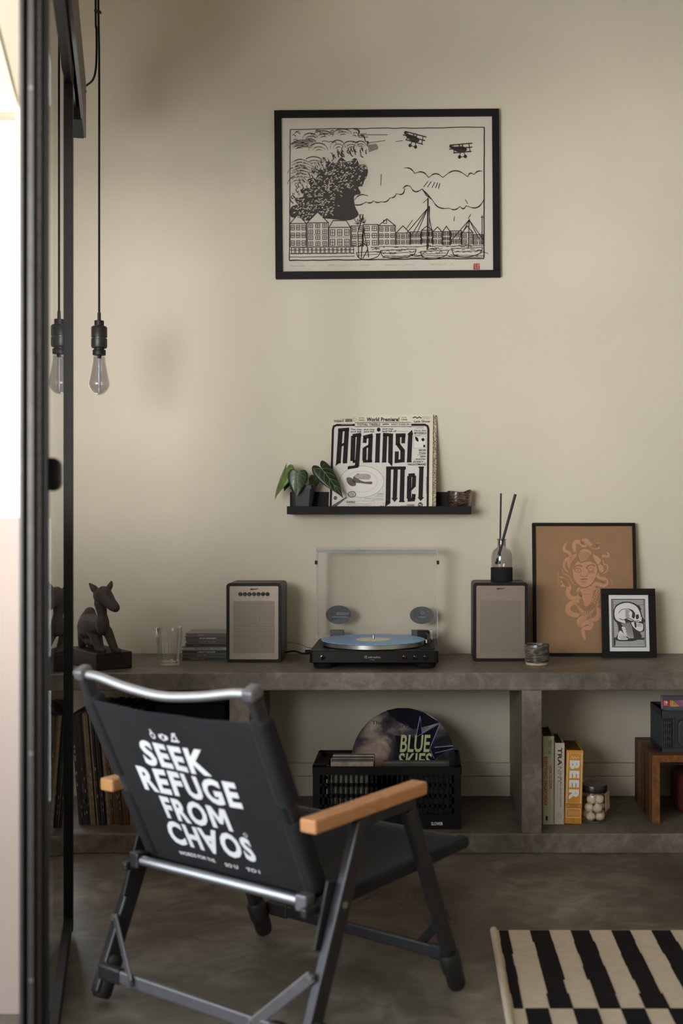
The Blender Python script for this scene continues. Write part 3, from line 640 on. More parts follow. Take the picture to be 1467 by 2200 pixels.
def wobb(r, z, a_, i): return r*(1+.03*math.sin(2*a_+.5)+.02*math.sin(5*a_)), z+(.0055*math.sin(2*a_+.6)+.002*math.sin(3*a_))*(z/.057)**2
tag(MB().lathe([(.020, 0), (.027, .001), (.031, .010), (.0345, .024), (.0365, .040), (.0375, .057), (.0355, .058), (.0335, .045), (.031, .025), (.024, .009), (.004, .006)], 40, wob=wobb).build('glazed_bowl', glaze('brown_glaze', ((30, 22, 19), (62, 46, 38), (104, 84, 68)), 60), origin=bc if False else None), 'small dark brown glazed bowl with wavy rim on the ledge', 'bowl').location = bc

# ================================================================== ON THE BENCH
# turntable
tt = thing('turntable', 'black belt-drive turntable with raised clear dust cover', 'turntable', (-.1251, 3.37, ZB))
hw = .1795
MB().prism(rrect(hw, .165, .012, 4, 0, .158), .018, .052, ax=('x', 'y', 'z')).build('plinth', M_PLASTIC, tt, smooth=30, bevel=.002)
for sx in (-1, 1):
    for y in (.04, .27):
        MB().lathe([(.024, 0), (.028, .004), (.030, .019)], 28, c=(sx*(hw-.036), y, 0)).build('foot', M_BLACKM, tt)
pcx, pcy = (802-CX)/F*3.515+.1251, .145
MB().lathe([(.135, .052), (.146, .0535), (.147, .0545), (.147, .0655), (.145, .0665)], 72, c=(pcx, pcy, 0)).build('platter', mat('spun_aluminium', (196, 192, 186), .28, metal=.95, var=.06, scale=15, stretch=(1, 1, 60)), tt)
MB().lathe([(.0032, .0665), (.0032, .080), (.002, .0825)], 14, c=(pcx, pcy, 0)).build('spindle', M_ALU, tt)
for x in (683, 868-3, 889-1, 908+2):
    xl = (x+10-CX)/F*3.37+.1251 if x == 683 else (x+4-CX)/F*3.37+.1251
    MB().lathe([(.0068, 0), (.0068, .003), (.0058, .0042), (.0035, .0046)], 22).build('button', mat('glossy_black', (14, 14, 14), .12, var=.05, coat=.5), tt).location = (xl, -.0065, .034)
for o in [c for c in tt.children if c.name.startswith('button')]: o.rotation_euler = (PI/2, 0, 0)
lg = Art(); lg.text('audio-technica', -.012, .030, .022, .036, .015, flip=False); lg.ring(-.0185, .0333, .0035, .0035, .0009, 18); lg.stroke([(-.0205, .0320), (-.0185, .0355), (-.0165, .0320)], .0007); lg.text('AT-LP60X', -.006, .0245, .005, .0268, .0, flip=False)
lg.build('maker_lettering', mat('grey_print_ink', (150, 148, 144), .5), tt, lambda u, v: (u-.004, -.0092, v+.002))
# tone arm
MB().box(.120, .240, .052, .156, .278, .083).build('arm_pivot', M_PLASTIC, tt, smooth=0, bevel=.003)
MB().box(.156, .247, .055, .166, .264, .086).build('arm_post', mat('clear_bracket', (170, 170, 170), .2), tt, smooth=0, bevel=.002)
MB().tube([(.142, .255, .077), (.154, .16, .076), (.1535, .07, .074)], .0042, 10).build('tone_arm', M_PLASTIC, tt)
MB().box(.1475, .040, .066, .1615, .078, .079).build('head_shell', M_PLASTIC, tt, smooth=0, bevel=.002)
MB().box(.1440, .046, .068, .1490, .060, .077).build('cartridge', mat('cartridge_white', (205, 198, 180), .4), tt, smooth=0, bevel=.001)
MB().box(.126, .030, .052, .170, .046, .057).build('arm_rest', M_PLASTIC, tt, smooth=0, bevel=.001)
# dust cover: shallow tray hinged at the back edge, opened upright
DCR = Matrix.Rotation(math.radians(3.0), 3, 'X')
def dcp(x, y, z): return Vector((x, .298, .070))+DCR @ Vector((x*0, y, z))
def dbox(x0, y0, z0, x1, y1, z1):
    m = MB(); m.box(x0, y0, z0, x1, y1, z1); m.v = [Vector((p.x, .300, .064))+DCR @ Vector((0, p.y, p.z)) for p in m.v]
    return m
M_COVER = thin_glass('dust_cover_acrylic', (.985, .985, .985), base=.03, milk=.012)
M_COVE = thin_glass('dust_cover_edge', (.93, .94, .97), base=.08, milk=.22)
cw, chh, dp = .1815, .268, .052
cover = dbox(-cw, -.003, 0, cw, 0, chh).build('dust_cover', M_COVER, tt, smooth=0)
for (x0, y0, z0, x1, y1, z1) in ((-cw, -dp, chh-.003, cw, -.003, chh), (-cw, -dp, 0, -cw+.003, -.003, chh-.003), (cw-.003, -dp, 0, cw, -.003, chh-.003), (-cw+.003, -.0035, 0, cw-.003, -.003, .003)):
    dbox(x0, y0, z0, x1, y1, z1).build('cover_side', M_COVE, cover, smooth=0)
dbox(-cw, -.004, chh-.016, cw, .001, chh-.003).build('cover_edge', M_COVE, cover, smooth=0)
for sx in (-1, 1): dbox(sx*cw-.004, -dp-.003, chh-.047, sx*cw+.004, -dp+.009, chh-.036).build('bumper', M_BLACK, cover, smooth=0, bevel=.001)
for sx in (-1, 1):
    hm = MB().box(sx*.123-.021, .290, .052, sx*.123+.021, .306, .081).build('hinge', mat('hinge_grey', (66, 64, 62), .4), tt, smooth=0, bevel=.0015)
stk = mat('sticker', (70, 71, 74), .6, var=.25, scale=120); stw = mat('sticker_print', (140, 142, 150), .6)
for (px, py) in ((727, 1321), (906, 1322)):
    xs = (px-CX)/F*3.665+.1251; zs = H-(py-CY)/F*3.665-ZB-.064
    s1 = Art(); s1.oval(xs, zs, .0385 if px < 800 else .0365, .0285 if px < 800 else .0268, 40)
    f3 = lambda u, v: Vector((u, .300, .064))+DCR @ Vector((0, .0006, v))
    s1.build('sticker', stk, cover, f3)
    s2 = Art()
    if px < 800: s2.text('NOISE', xs-.006, zs+.000, xs+.030, zs+.008, .02, flip=False, mirror=True); s2.stroke([(xs-.02+i*.0035, zs-.006+(.0015 if i % 2 else -.0015)) for i in range(15)], .0016)
    else: s2.stroke([(xs-.01+i*.003, zs-.005+(.0015 if i % 2 else -.0015)) for i in range(8)], .0012); s2.ring(xs+.002, zs+.008, .004, .004, .001, 12)
    s2.build('sticker_print', stw, cover, lambda u, v: Vector((u, .300, .064))+DCR @ Vector((0, -.0036, v)))
# record on the platter
rec = thing('vinyl_record', 'sky blue vinyl record lying on the turntable platter', 'vinyl record', (-.1251+pcx, 3.37+pcy, ZB+.0667))
def groove():
    m, n, l, b = nt('blue_vinyl'); tc = n.new('ShaderNodeTexCoord'); wv = n.new('ShaderNodeTexWave'); wv.wave_type = 'RINGS'; wv.rings_direction = 'Z'; wv.inputs['Scale'].default_value = 160; wv.inputs['Distortion'].default_value = .3
    l.new(tc.outputs['Object'], wv.inputs['Vector']); rp = n.new('ShaderNodeValToRGB'); rp.color_ramp.elements[0].color = lin(112, 156, 202); rp.color_ramp.elements[1].color = lin(132, 176, 220)
    l.new(wv.outputs[0], rp.inputs[0]); l.new(rp.outputs[0], b.inputs['Base Color']); b.inputs['Roughness'].default_value = .38
    bp = n.new('ShaderNodeBump'); bp.inputs['Strength'].default_value = .15; bp.inputs['Distance'].default_value = .0005; l.new(wv.outputs[0], bp.inputs['Height']); l.new(bp.outputs[0], b.inputs['Normal'])
    return m
MB().lathe([(.1505, 0), (.1512, .0007), (.1505, .0018), (.1478, .0016), (.052, .0016), (.0038, .0017), (.0038, 0)], 90, caps=False).build('disc', groove(), rec)
MB().lathe([(.050, .0017), (.050, .0021), (.0038, .0021), (.0038, .0017)], 48, caps=False).build('label', mat('label_cream', (226, 215, 190), .6, var=.06, scale=40), rec)
# cable behind the turntable
cb = [W(612, 1396, 3.62), W(632, 1399, 3.60), W(650, 1404, 3.57), W(660, 1402, 3.56), W(676, 1398, 3.58)]
for p in cb: p.z = max(p.z, ZB+.004)
cb[0].z = .512
tag(MB().tube(cr(cb, 6), .0028, 8).tube([cb[3]+Vector((-.006, 0, .001)), cb[3]+Vector((.014, 0, .002))], .007, 10).build('audio_cable', M_BLACKM, origin=cb[2]), 'black audio cable lying between the speaker and the turntable', 'cable')
wr = [W(616, 1380, 3.66), W(640, 1383, 3.67), W(665, 1392, 3.66), W(690, 1392, 3.68)]
tag(MB().tube(cr([W(613, 1381, 3.64)]+wr, 5), .0010, 6).build('speaker_wire', mat('grey_wire', (96, 88, 78), .6), origin=wr[1]), 'thin grey wire looping out from behind the knobbed speaker', 'wire')

# speakers
def bronze():
    m, n, l, b = nt('brushed_bronze'); tc = n.new('ShaderNodeTexCoord'); mp = n.new('ShaderNodeMapping'); mp.inputs['Scale'].default_value = (1, 1, 60); l.new(tc.outputs['Object'], mp.inputs[0])
    nz = n.new('ShaderNodeTexNoise'); nz.inputs['Scale'].default_value = 14; nz.inputs['Detail'].default_value = 5; l.new(mp.outputs[0], nz.inputs['Vector'])
    rp = n.new('ShaderNodeValToRGB'); rp.color_ramp.elements[0].color = lin(122, 110, 99); rp.color_ramp.elements[1].color = lin(146, 133, 121); l.new(nz.outputs[0], rp.inputs[0]); l.new(rp.outputs[0], b.inputs['Base Color'])
    b.inputs['Metallic'].default_value = .75; b.inputs['Roughness'].default_value = .42
    return m
def perf():
    m, n, l, b = nt('perforated_bronze'); tc = n.new('ShaderNodeTexCoord'); sp = n.new('ShaderNodeSeparateXYZ'); l.new(tc.outputs['Object'], sp.inputs[0])
    out = []
    for ch, sc in ((0, 1/.0030), (2, 1/.0030)):
        mu = n.new('ShaderNodeMath'); mu.operation = 'MULTIPLY'; mu.inputs[1].default_value = sc; l.new(sp.outputs[ch], mu.inputs[0])
        fr = n.new('ShaderNodeMath'); fr.operation = 'FRACT'; l.new(mu.outputs[0], fr.inputs[0])
        sb = n.new('ShaderNodeMath'); sb.operation = 'SUBTRACT'; sb.inputs[1].default_value = .5; l.new(fr.outputs[0], sb.inputs[0])
        pw = n.new('ShaderNodeMath'); pw.operation = 'MULTIPLY'; l.new(sb.outputs[0], pw.inputs[0]); l.new(sb.outputs[0], pw.inputs[1]); out.append(pw)
    ad = n.new('ShaderNodeMath'); l.new(out[0].outputs[0], ad.inputs[0]); l.new(out[1].outputs[0], ad.inputs[1])
    lt = n.new('ShaderNodeMath'); lt.operation = 'LESS_THAN'; lt.inputs[1].default_value = .075; l.new(ad.outputs[0], lt.inputs[0])
    mx = n.new('ShaderNodeMix'); mx.data_type = 'RGBA'; l.new(lt.outputs[0], mx.inputs[0]); mx.inputs[6].default_value = lin(136, 123, 111); mx.inputs[7].default_value = lin(58, 52, 48)
    l.new(mx.outputs[2], b.inputs['Base Color']); b.inputs['Metallic'].default_value = .55; b.inputs['Roughness'].default_value = .48
    return m
M_BRZ, M_PERF = bronze(), perf()
def speaker(px, d, label, knobs):
    s = thing('speaker', label, 'speaker', ((px-CX)/F*d, d, ZB)); sw_, sh_ = .080, .2305
    MB().prism(rrect(sw_, sh_/2, .010, 5, 0, sh_/2), .006, .155).build('cabinet', mat('speaker_vinyl', (52, 48, 44), .5, var=.1), s, smooth=30)
    fr = MB(); o_ = rrect(sw_, sh_/2, .010, 5, 0, sh_/2); i_ = rrect(sw_-.0085, sh_/2-.0085, .004, 5, 0, sh_/2); n = len(o_)
    fr.v = [Vector((p[0], y, p[1])) for y in (0, .008) for q in (o_, i_) for p in q]
    for i in range(n):
        j = (i+1) % n; fr.f += [(i, j, n+j, n+i), (2*n+i, 3*n+i, 3*n+j, 2*n+j), (i, 2*n+i, 2*n+j, j), (n+i, n+j, 3*n+j, 3*n+i)]
    fr.m = [0]*len(fr.f)
    fr.build('front_frame', M_PLASTIC, s, smooth=30, bevel=.001)
    pnl = MB().box(-sw_+.008, .003, .008, sw_-.008, .010, sh_-.008).build('front_panel', M_BRZ, s, smooth=0)
    MB().box(-sw_+.020, .0022, .026, sw_-.020, .004, sh_-.052).build('grille', M_PERF, s, smooth=0)
    lgm = Art(); lgm.curve([(-.012, sh_-.0185), (-.006, sh_-.016), (-.007, sh_-.0195), (0, sh_-.0165), (.004, sh_-.0185), (.012, sh_-.0155)], .0022, 4); lgm.line(-.010, sh_-.0205, .010, sh_-.0165, .0012)
    lgm.build('script_logo', mat('logo_dark', (52, 46, 42), .5), s, lambda u, v: (u, .0025, v))
    if knobs:
        for i in range(7):
            x = (-.0375+i*.0132)
            kn = MB().lathe([(.0058, 0), (.0058, .003), (.0050, .0075), (.0044, .008)], 20).build('knob', MATS['glossy_black'], s); kn.location = (x-.002, .003, sh_-.0315); kn.rotation_euler = (PI/2, 0, 0)
        tk = Art()
        for i in range(7): tk.rect(-.0375+i*.0132-.0035, sh_-.0415, -.0375+i*.0132, sh_-.0405)
        tk.build('knob_marks', MATS['logo_dark'], s, lambda u, v: (u, .0025, v))
    for sx in (-1, 1):
        for y in (.02, .14): MB().lathe([(.005, -.001), (.005, .003)], 10, c=(sx*.062, y, 0)).build('foot', M_BLACKM, s)
    return s
speaker(545, 3.526, 'black speaker with bronze front and a row of seven knobs', True)
speaker(1075, 3.55, 'black speaker with plain bronze front under the reed diffuser', False)

# reed diffuser
zsp = ZB+.2305
dc = Vector(((1077.5-CX)/F*3.62, 3.62, zsp))
df = thing('reed_diffuser', 'smoky glass diffuser bottle with black base on top of the speaker', 'diffuser', tuple(dc))
MB().lathe([(.031, 0), (.0328, .001), (.0328, .041), (.0320, .042)], 44).build('base_sleeve', M_BLACKM, df)
M_SMOKE = thin_glass('smoky_bottle', (.70, .69, .69), base=.05, power=3.0)
MB().lathe([(.0312, .041), (.0316, .060), (.0316, .074), (.0300, .084), (.0255, .093), (.0185, .099), (.0140, .102), (.0130, .105), (.0128, .122), (.0145, .1235), (.0148, .127), (.0130, .128), (.0112, .127), (.0112, .106)], 48, caps=False).build('bottle', M_SMOKE, df)
bt = Art(); bt.text('SUGA', -.018, .054, -.002, .060, 0, flip=False); bt.text('home', -.016, .049, -.006, .0515, 0, flip=False)
bt.build('bottle_lettering', M_INK, df, lambda u, v: (u-.004, -math.sqrt(max(0, .0322**2-(u-.004)**2)), v))
for (p, q_, r_, lb) in (((1076, 1060), (1073.5, 1212), .0036, 'thin black upright reed standing in the diffuser bottle'), ((1107, 1062), (1066, 1212), .0055, 'thick black slanting reed leaning in the diffuser bottle')):
    p0, p1 = W(p[0], p[1], 3.632), W(q_[0], q_[1], 3.615)
    tag(MB().tube([p1, p0], r_*.75, 12).build('reed', mat('reed_black', (34, 26, 34), .6), origin=p1), lb, 'reed')

# glazed cup in front
cc = ((1153-CX)/F*3.472, 3.472, ZB)
cup = thing('glazed_cup', 'small dark banded glazed cup with bare clay foot', 'cup', cc)
def wcup(r, z, a_, i): return r*(1+.02*math.sin(3*a_)+.015*math.sin(7*a_+i)), z
MB().lathe([(.030, .006), (.0345, .009), (.0355, .020), (.0345, .028), (.0362, .036), (.0355, .046), (.0370, .058), (.0362, .0595), (.0345, .058), (.0335, .030), (.031, .012), (.004, .010)], 40, wob=wcup).build('body', glaze('banded_glaze', ((34, 30, 28), (66, 60, 54), (128, 120, 106)), 26, .2, (1, 1, 5)), cup)
MB().lathe([(.028, 0), (.0312, .001), (.0325, .009), (.020, .0095)], 36).build('clay_foot', mat('bare_clay', (176, 158, 128), .85, var=.08), cup)

# ribbed tumbler
tc_ = ((363-CX)/F*3.472, 3.472, ZB)
def ribs(r, z, a_, i): return r*(1+(.035*(abs(math.cos(13*a_))-.5) if .008 < z < .092 and i < 12 else 0)), z
M_TUMB = thin_glass('clear_glass', (.965, .975, .965), base=.045, power=2.1)
tm = MB(); ou = [(.0290, .0005), (.0300, .003), (.0304, .010)]+[(.0304+.0074*i/7, .012+.078*i/7) for i in range(8)]+[(.0380, .095), (.0388, .106), (.0382, .108), (.0366, .107), (.0352, .092), (.0285, .014), (.0270, .0095), (.004, .009)]
tm.lathe(ou, 208, caps=False, wob=ribs); tm.lathe([(.0290, .0006), (.0005, .0012)], 60, caps=False)
tag(tm.build('glass_tumbler', M_TUMB, smooth=60), 'empty clear ribbed glass tumbler beside the wooden figure', 'tumbler').location = tc_

# CD cases
spn = [((38, 34, 33), 'GOLD SUN', (170, 140, 60), 0), ((60, 58, 56), 'DAY BE', (150, 146, 140), .002), ((44, 42, 42), 'GREAT ESCAPE', (190, 186, 180), -.001), ((150, 146, 140), 'SO THE STORY OF NOW', (50, 46, 44), .000), ((38, 30, 30), 'LATE', (120, 100, 96), .010), ((86, 62, 58), 'NIGHT MOVES', (150, 120, 110), .012), ((74, 62, 60), 'IRON MAIDEN', (220, 216, 210), .010), ((98, 90, 90), 'SIGN', (190, 184, 178), .011)]
ords = ['bottom', 'second from the bottom', 'third from the bottom', 'fourth from the bottom', 'fourth from the top', 'third from the top', 'second from the top', 'topmost']
xcd = -.700
for i, (rgb, txt, tcol, off) in enumerate(spn):
    cdx = thing('cd_case', 'plastic CD case in the small stack beside the speaker, '+ords[i], 'CD case', (xcd+off+.069, 3.565+.0625, ZB+i*.0101), random.uniform(-.02, .02) if off < .005 else .0, 'stacked CD cases')
    MB().box(-.0665, -.0615, .0014, .0665, .0615, .0088).build('booklet', mat('cd_card_%d' % i, rgb, .5, var=.2, scale=80), cdx, smooth=0)
    sh_ = MB().box(-.069, -.0625, 0, .069, .0625, .0015).box(-.069, -.0625, .0085, .069, .0625, .0100).build('shell', mat('cd_plastic', (96, 92, 90), .2, spec=.6), cdx, smooth=0)
    tx = Art(); x0 = -.05+random.uniform(0, .03); tx.text(txt, x0, .0032, x0+.0055*len(txt)*.8, .0072, .01, flip=False); tx.build('spine_lettering', mat('cd_ink_%d' % i, tcol, .6), cdx, lambda u, v: (u, -.0619, v))

# ------------------------------------------------------------------ wooden animal figure
cor = W(207, 1441, 3.335); cor.z = ZB
e1 = Vector((.80, .60, 0)); e2 = Vector((-.60, .80, 0))
fig = thing('animal_figure', 'dark weathered wooden calf figure standing on a block', 'wooden figure', tuple(cor+e1*.05+e2*.1))
M_FIG = mat('weathered_wood', (50, 40, 31), .7, var=.45, scale=35, bump=.5, bscale=90)
blk = MB().obox(cor+e1*.0525+e2*.11+Vector((0, 0, .0235)), e1*.0525, e2*.11, Vector((0, 0, .0235)))
blk.build('plinth', mat('plinth_wood', (34, 24, 19), .6, var=.3, scale=30, spec=.25), fig, world=True, smooth=0, bevel=.003)
zp = ZB+.046
b = MB(); P = lambda x, y, d: W(150+x/9.78, 1230+y/9.78, d)
def limb(pts, rs, n=12):
    pp = cr(pts, 5); rr = []
    for i in range(len(pp)):
        f = i/5; j = min(int(f), len(rs)-2); rr.append(rs[j]+(rs[j+1]-rs[j])*min(1, f-j))
    b.tube(pp, rr, n); b.ball(pp[0], rr[0]*.98, n=12); b.ball(pp[-1], rr[-1]*.98, n=12)
limb([P(400, 1120, 3.50), P(420, 1120, 3.465), P(520, 1130, 3.43), P(690, 1120, 3.385)], [.032, .036, .030, .020])   # trunk
limb([P(420, 850, 3.49), P(400, 1000, 3.48), P(390, 1200, 3.475)], [.018, .0285, .033])                              # high rump
limb([P(700, 1190, 3.37), P(690, 1030, 3.372), P(680, 880, 3.375), P(640, 640, 3.375)], [.0185, .0185, .0135, .0185])   # chest, neck
limb([P(640, 480, 3.375), P(740, 500, 3.365), P(850, 640, 3.35), P(955, 740, 3.335)], [.0215, .0225, .0175, .0135])   # head and muzzle
limb([P(700, 400, 3.37), P(770, 420, 3.36)], [.0165, .0135])
limb([P(560, 400, 3.378), P(500, 330, 3.378), P(405, 225, 3.38)], [.0100, .0105, .0022])
limb([P(800, 370, 3.372), P(850, 270, 3.372), P(880, 170, 3.374)], [.0085, .0080, .0018])
def leg(x0, y0, d0, x1, d1, r0, r1, toe=(0, 0)):
    p = P(x1, 1600, d1); p.z = zp+.006
    limb([P(x0, y0, d0), (P(x0, y0, d0)+p)/2+Vector((0, 0, 0)), p], [r0, (r0+r1)/2, r1])
    q2 = p+Vector((toe[0], toe[1], -.001)); limb([p, q2], [r1*.95, r1*.8])
leg(300, 1280, 3.50, 255, 3.50, .020, .011)
leg(520, 1250, 3.42, 640, 3.385, .021, .0115, (.010, -.006))
leg(790, 1230, 3.375, 950, 3.375, .0145, .0105, (.011, -.003))
leg(460, 1300, 3.52, 470, 3.54, .018, .011)
limb([P(560, 1480, 3.43), P(440, 1440, 3.46), P(330, 1380, 3.48)], [.010, .016, .012])
fo = b.build('carved_body', M_FIG, fig, world=True, smooth=0)
rm = fo.modifiers.new('remesh', 'REMESH'); rm.mode = 'VOXEL'; rm.voxel_size = .0022; rm.use_smooth_shade = True
sm = fo.modifiers.new('smooth', 'SMOOTH'); sm.factor = .5; sm.iterations = 8
for (x, y, d, r) in ((710, 545, 3.345, .0032),):
    MB().ball(P(x, y, d), r*1.3, r*.8, r, 10).build('eye', mat('eye_carving', (36, 28, 22), .4), fig, world=True)
MB().tube([P(840, 790, 3.331), P(930, 815, 3.322), P(1010, 790, 3.322)], .0012, 6).build('mouth_line', MATS['eye_carving'], fig, world=True)

# ------------------------------------------------------------------ leaning pictures on the bench
def lean_frame(name, label, px0, px1, yb, zh, tilt, bw, dep):
    wdt = (px1-px0)/F*yb; x = ((px0+px1)/2-CX)/F*yb
    o = thing(name, label, 'framed print', (x, yb, ZB), R=Matrix.Rotation(-tilt, 3, 'X'))
    return o, wdt/2, zh/2
def lean_parts(o, hw_, hh, bw, dep):
    for (x0, z0, x1, z1) in ((-hw_, 2*hh-bw, hw_, 2*hh), (-hw_, 0, hw_, bw), (-hw_, bw, -hw_+bw, 2*hh-bw), (hw_-bw, bw, hw_, 2*hh-bw)):
        MB().box(x0, -dep*0, z0, x1, dep, z1).build('frame_rail', M_BLACKF, o, smooth=0, bevel=.0012)
mf, mw, mh = lean_frame('framed_print', 'slim black frame with a tan snake-haired woman print on brown card', 1146.5, 1371, 3.675, .408, math.asin(.05/.408), .010, .018)
lean_parts(mf, mw, mh, .0098, .018)
MB().box(-mw+.008, .006, .008, mw-.008, .016, 2*mh-.008).build('brown_card', mat('kraft_card', (150, 112, 76), .7, var=.05, scale=20), mf, smooth=0)
km = 1/(5.239*F/3.70); ccx = (1258.7-1140)*5.239
mm = lambda y: (lambda u, v: ((u-ccx)*km, .006-y, (1518-v)*km*1.006))
tn = Art()
def snake(pts, ws): tn.curve(pts, ws, 7)
snake([(435, 235), (400, 290), (400, 335), (455, 365), (465, 410), (420, 440), (395, 480), (400, 540), (440, 580)], [8, 26, 34, 36, 34, 34, 34, 30, 20, 12])
snake([(520, 350), (510, 280), (530, 240), (580, 245), (610, 280), (640, 270), (600, 240), (650, 225), (700, 280), (760, 285), (800, 255)], [30, 44, 44, 44, 40, 40, 40, 44, 46, 50, 12])
tn.blob([(720, 270), (795, 245), (790, 285), (800, 315), (740, 320), (700, 300)])
snake([(825, 420), (840, 395), (890, 405), (900, 380), (865, 350)], [10, 24, 26, 18, 6]); snake([(835, 440), (845, 490), (880, 500), (880, 560), (830, 600)], [10, 14, 12, 12, 8])
snake([(780, 590), (780, 640), (850, 660), (870, 700), (830, 730), (760, 710), (720, 730), (740, 780)], [16, 34, 44, 44, 42, 40, 34, 30])
snake([(345, 640), (400, 690), (445, 750), (430, 820), (480, 870), (560, 860), (570, 820), (530, 815)], [12, 60, 52, 46, 46, 46, 36, 20])
tn.blob([(340, 630), (385, 640), (440, 700), (450, 740), (400, 745), (345, 740), (375, 715), (370, 680)])
snake([(560, 900), (470, 930), (430, 980), (440, 1030), (510, 1060), (570, 1050)], [40, 50, 56, 60, 50, 16])
snake([(760, 980), (780, 1030), (760, 1090), (700, 1110), (640, 1080)], [40, 50, 54, 46, 12])
snake([(690, 1080), (600, 1090), (555, 1130), (570, 1170), (640, 1140), (690, 1160), (670, 1200), (600, 1220), (600, 1280), (615, 1310), (600, 1350)], [40, 52, 56, 56, 50, 50, 50, 40, 36, 22, 3])
tn.blob([(490, 520), (520, 470), (560, 450), (620, 465), (680, 450), (740, 480), (765, 540), (750, 630), (700, 710), (620, 750), (550, 720), (500, 640)])     # face
tn.blob([(590, 750), (700, 740), (720, 800), (690, 900), (630, 955), (595, 880), (530, 830), (540, 760)])                                    # neck
tn.blob([(560, 400), (580, 340), (640, 320), (700, 350), (690, 390), (650, 440), (590, 460)]); tn.blob([(430, 480), (470, 410), (530, 375), (530, 400), (480, 470), (450, 540)]); tn.blob([(720, 390), (770, 400), (810, 450), (770, 490)]); tn.blob([(780, 500), (830, 510), (840, 570), (800, 580)])
for i in range(11): x = 520+i*26; tn.stroke([(x, 930+90*math.sin(PI*i/10)), (x+10*(1 if i < 5 else -1)*0+ (645-x)*.25, 1010+80*math.sin(PI*i/10)-20)], 14)
tn.curve([(510, 930), (580, 1040), (640, 1090), (730, 1000), (800, 820)], 8); tn.curve([(600, 930), (635, 960), (700, 900), (770, 760)], 10)
for i in range(7): tn.line(700+i*13, 900-i*22, 740+i*9, 930-i*22, 12)
tn.curve([(370, 555), (390, 600), (440, 620), (500, 715), (535, 720)], 7); tn.curve([(315, 620), (330, 570), (320, 690), (335, 720)], 5); tn.curve([(905, 655), (930, 690), (935, 745)], 6)
tn.build('tan_print', mat('tan_ink', (196, 140, 104), .7, var=.06), mf, mm(.0006))
dk = Art(1.5)
for (cx_, cy_) in ((550, 560), (695, 555)): dk.curve([(cx_-50, cy_-10), (cx_-30, cy_-45), (cx_+20, cy_-55), (cx_+50, cy_-40)], 13)
dk.ring(550, 560, 34, 24, 7); dk.oval(550, 560, 10, 10); dk.ring(695, 550, 34, 18, 5)
for i in range(7): dk.line(665+i*11, 572, 660+i*13, 598, 4)
dk.curve([(585, 600), (580, 620), (620, 632), (655, 622), (650, 600)], 5); dk.oval(615, 660, 42, 9); dk.curve([(578, 660), (615, 652), (660, 658)], 4); dk.curve([(590, 685), (615, 694), (640, 685)], 5)
dk.curve([(490, 640), (550, 735), (620, 755), (700, 720), (752, 640)], 8); dk.curve([(490, 520), (540, 455), (560, 455), (590, 470), (620, 460), (700, 450), (720, 470), (745, 480)], 12)
for i in range(8): dk.curve([(560+i*3, 360+i*12), (620, 350+i*12), (690, 372+i*8)], 3.2)
for i in range(5): dk.line(440+i*6, 500-i*20, 500+i*4, 480-i*18, 3)
dk.curve([(560, 780), (600, 830), (690, 825)], 4); dk.curve([(560, 780), (600, 760), (690, 770)], 3.5); dk.oval(383, 690, 8, 8); dk.oval(758, 275, 7, 7)
for i in range(9): dk.line(385+i*1, 450+i*14, 412, 456+i*14, 3)
for i in range(8): dk.line(820+i*7, 680-i*2, 812+i*8, 715, 3)
dk.build('brown_print', MATS['kraft_card'], mf, mm(.0010))
MB().box(-mw+.009, .002, .009, mw-.009, .0036, 2*mh-.009).build('glazing', MATS['frame_glass'], mf, smooth=0)

sf, sw2, sh2 = lean_frame('framed_print', 'small wide black frame with a black and white skull print', 1294.5, 1411.5, 3.635, .2085, math.asin(.030/.2085), .02, .016)
for (x0, z0, x1, z1) in ((-sw2, 2*sh2-.0195, sw2, 2*sh2), (-sw2, 0, sw2, .0195), (-sw2, .0195, -sw2+.0215, 2*sh2-.0195), (sw2-.0215, .0195, sw2, 2*sh2-.0195)):
    MB().box(x0, 0, z0, x1, .016, z1).build('frame_rail', M_BLACKF, sf, smooth=0, bevel=.001)
M_WP = mat('white_card', (228, 226, 228), .7, var=.02)
MB().box(-sw2+.02, .004, .018, sw2-.02, .014, 2*sh2-.018).build('white_card', M_WP, sf, smooth=0)
ks = 1/(5.239*F/3.65); scx = (1353-1140)*5.239
sm_ = lambda y: (lambda u, v: ((u-scx)*ks, .004-y, (1517-v)*ks*1.006))
sk = Art(); sk.rect(922, 860, 1304, 1400); sk.build('ink_block', mat('print_black', (22, 20, 26), .6), sf, sm_(.0003))
wh = Art()
for i in range(6): wh.rect(945, 876+i*9.5, 1284, 880.5+i*9.5)
for i in range(38):
    y = 935+i*9.5; xl = 955; xr_ = 1285
    wh.rect(946, y, 1000-6*abs(math.sin(i)), y+5); wh.rect(1240+20*math.sin(i*.4)**2, y, xr_, y+5)
for i in range(9): wh.rect(955+random.uniform(0, 8), 1318+i*8, 1290-random.uniform(0, 8), 1322+i*8)
wh.frame(934, 872, 1292, 1388, 3)
wh.build('white_hatching', M_WP, sf, sm_(.0006))
hb = Art(); hb.blob([(942, 1020), (965, 945), (1030, 900), (1120, 890), (1210, 925), (1255, 1000), (1270, 1060), (1300, 1105), (1280, 1130), (1290, 1170), (1280, 1220), (1240, 1235), (1200, 1240), (1210, 1310), (1140, 1330), (965, 1320), (1000, 1230), (985, 1140), (950, 1090)])
hb.build('skull_outline', MATS['print_black'], sf, sm_(.0009))
hs = Art(); hs.blob([(956, 1020), (975, 955), (1035, 915), (1120, 905), (1200, 940), (1240, 1005), (1250, 1060), (1225, 1120), (1150, 1105), (1070, 1080), (1075, 1130), (1000, 1110), (965, 1080)])
hs.blob([(1150, 1120), (1230, 1130), (1270, 1140), (1275, 1180), (1265, 1212), (1230, 1222), (1180, 1190), (1150, 1150)]); hs.blob([(1245, 1060), (1262, 1070), (1255, 1110), (1240, 1110)])
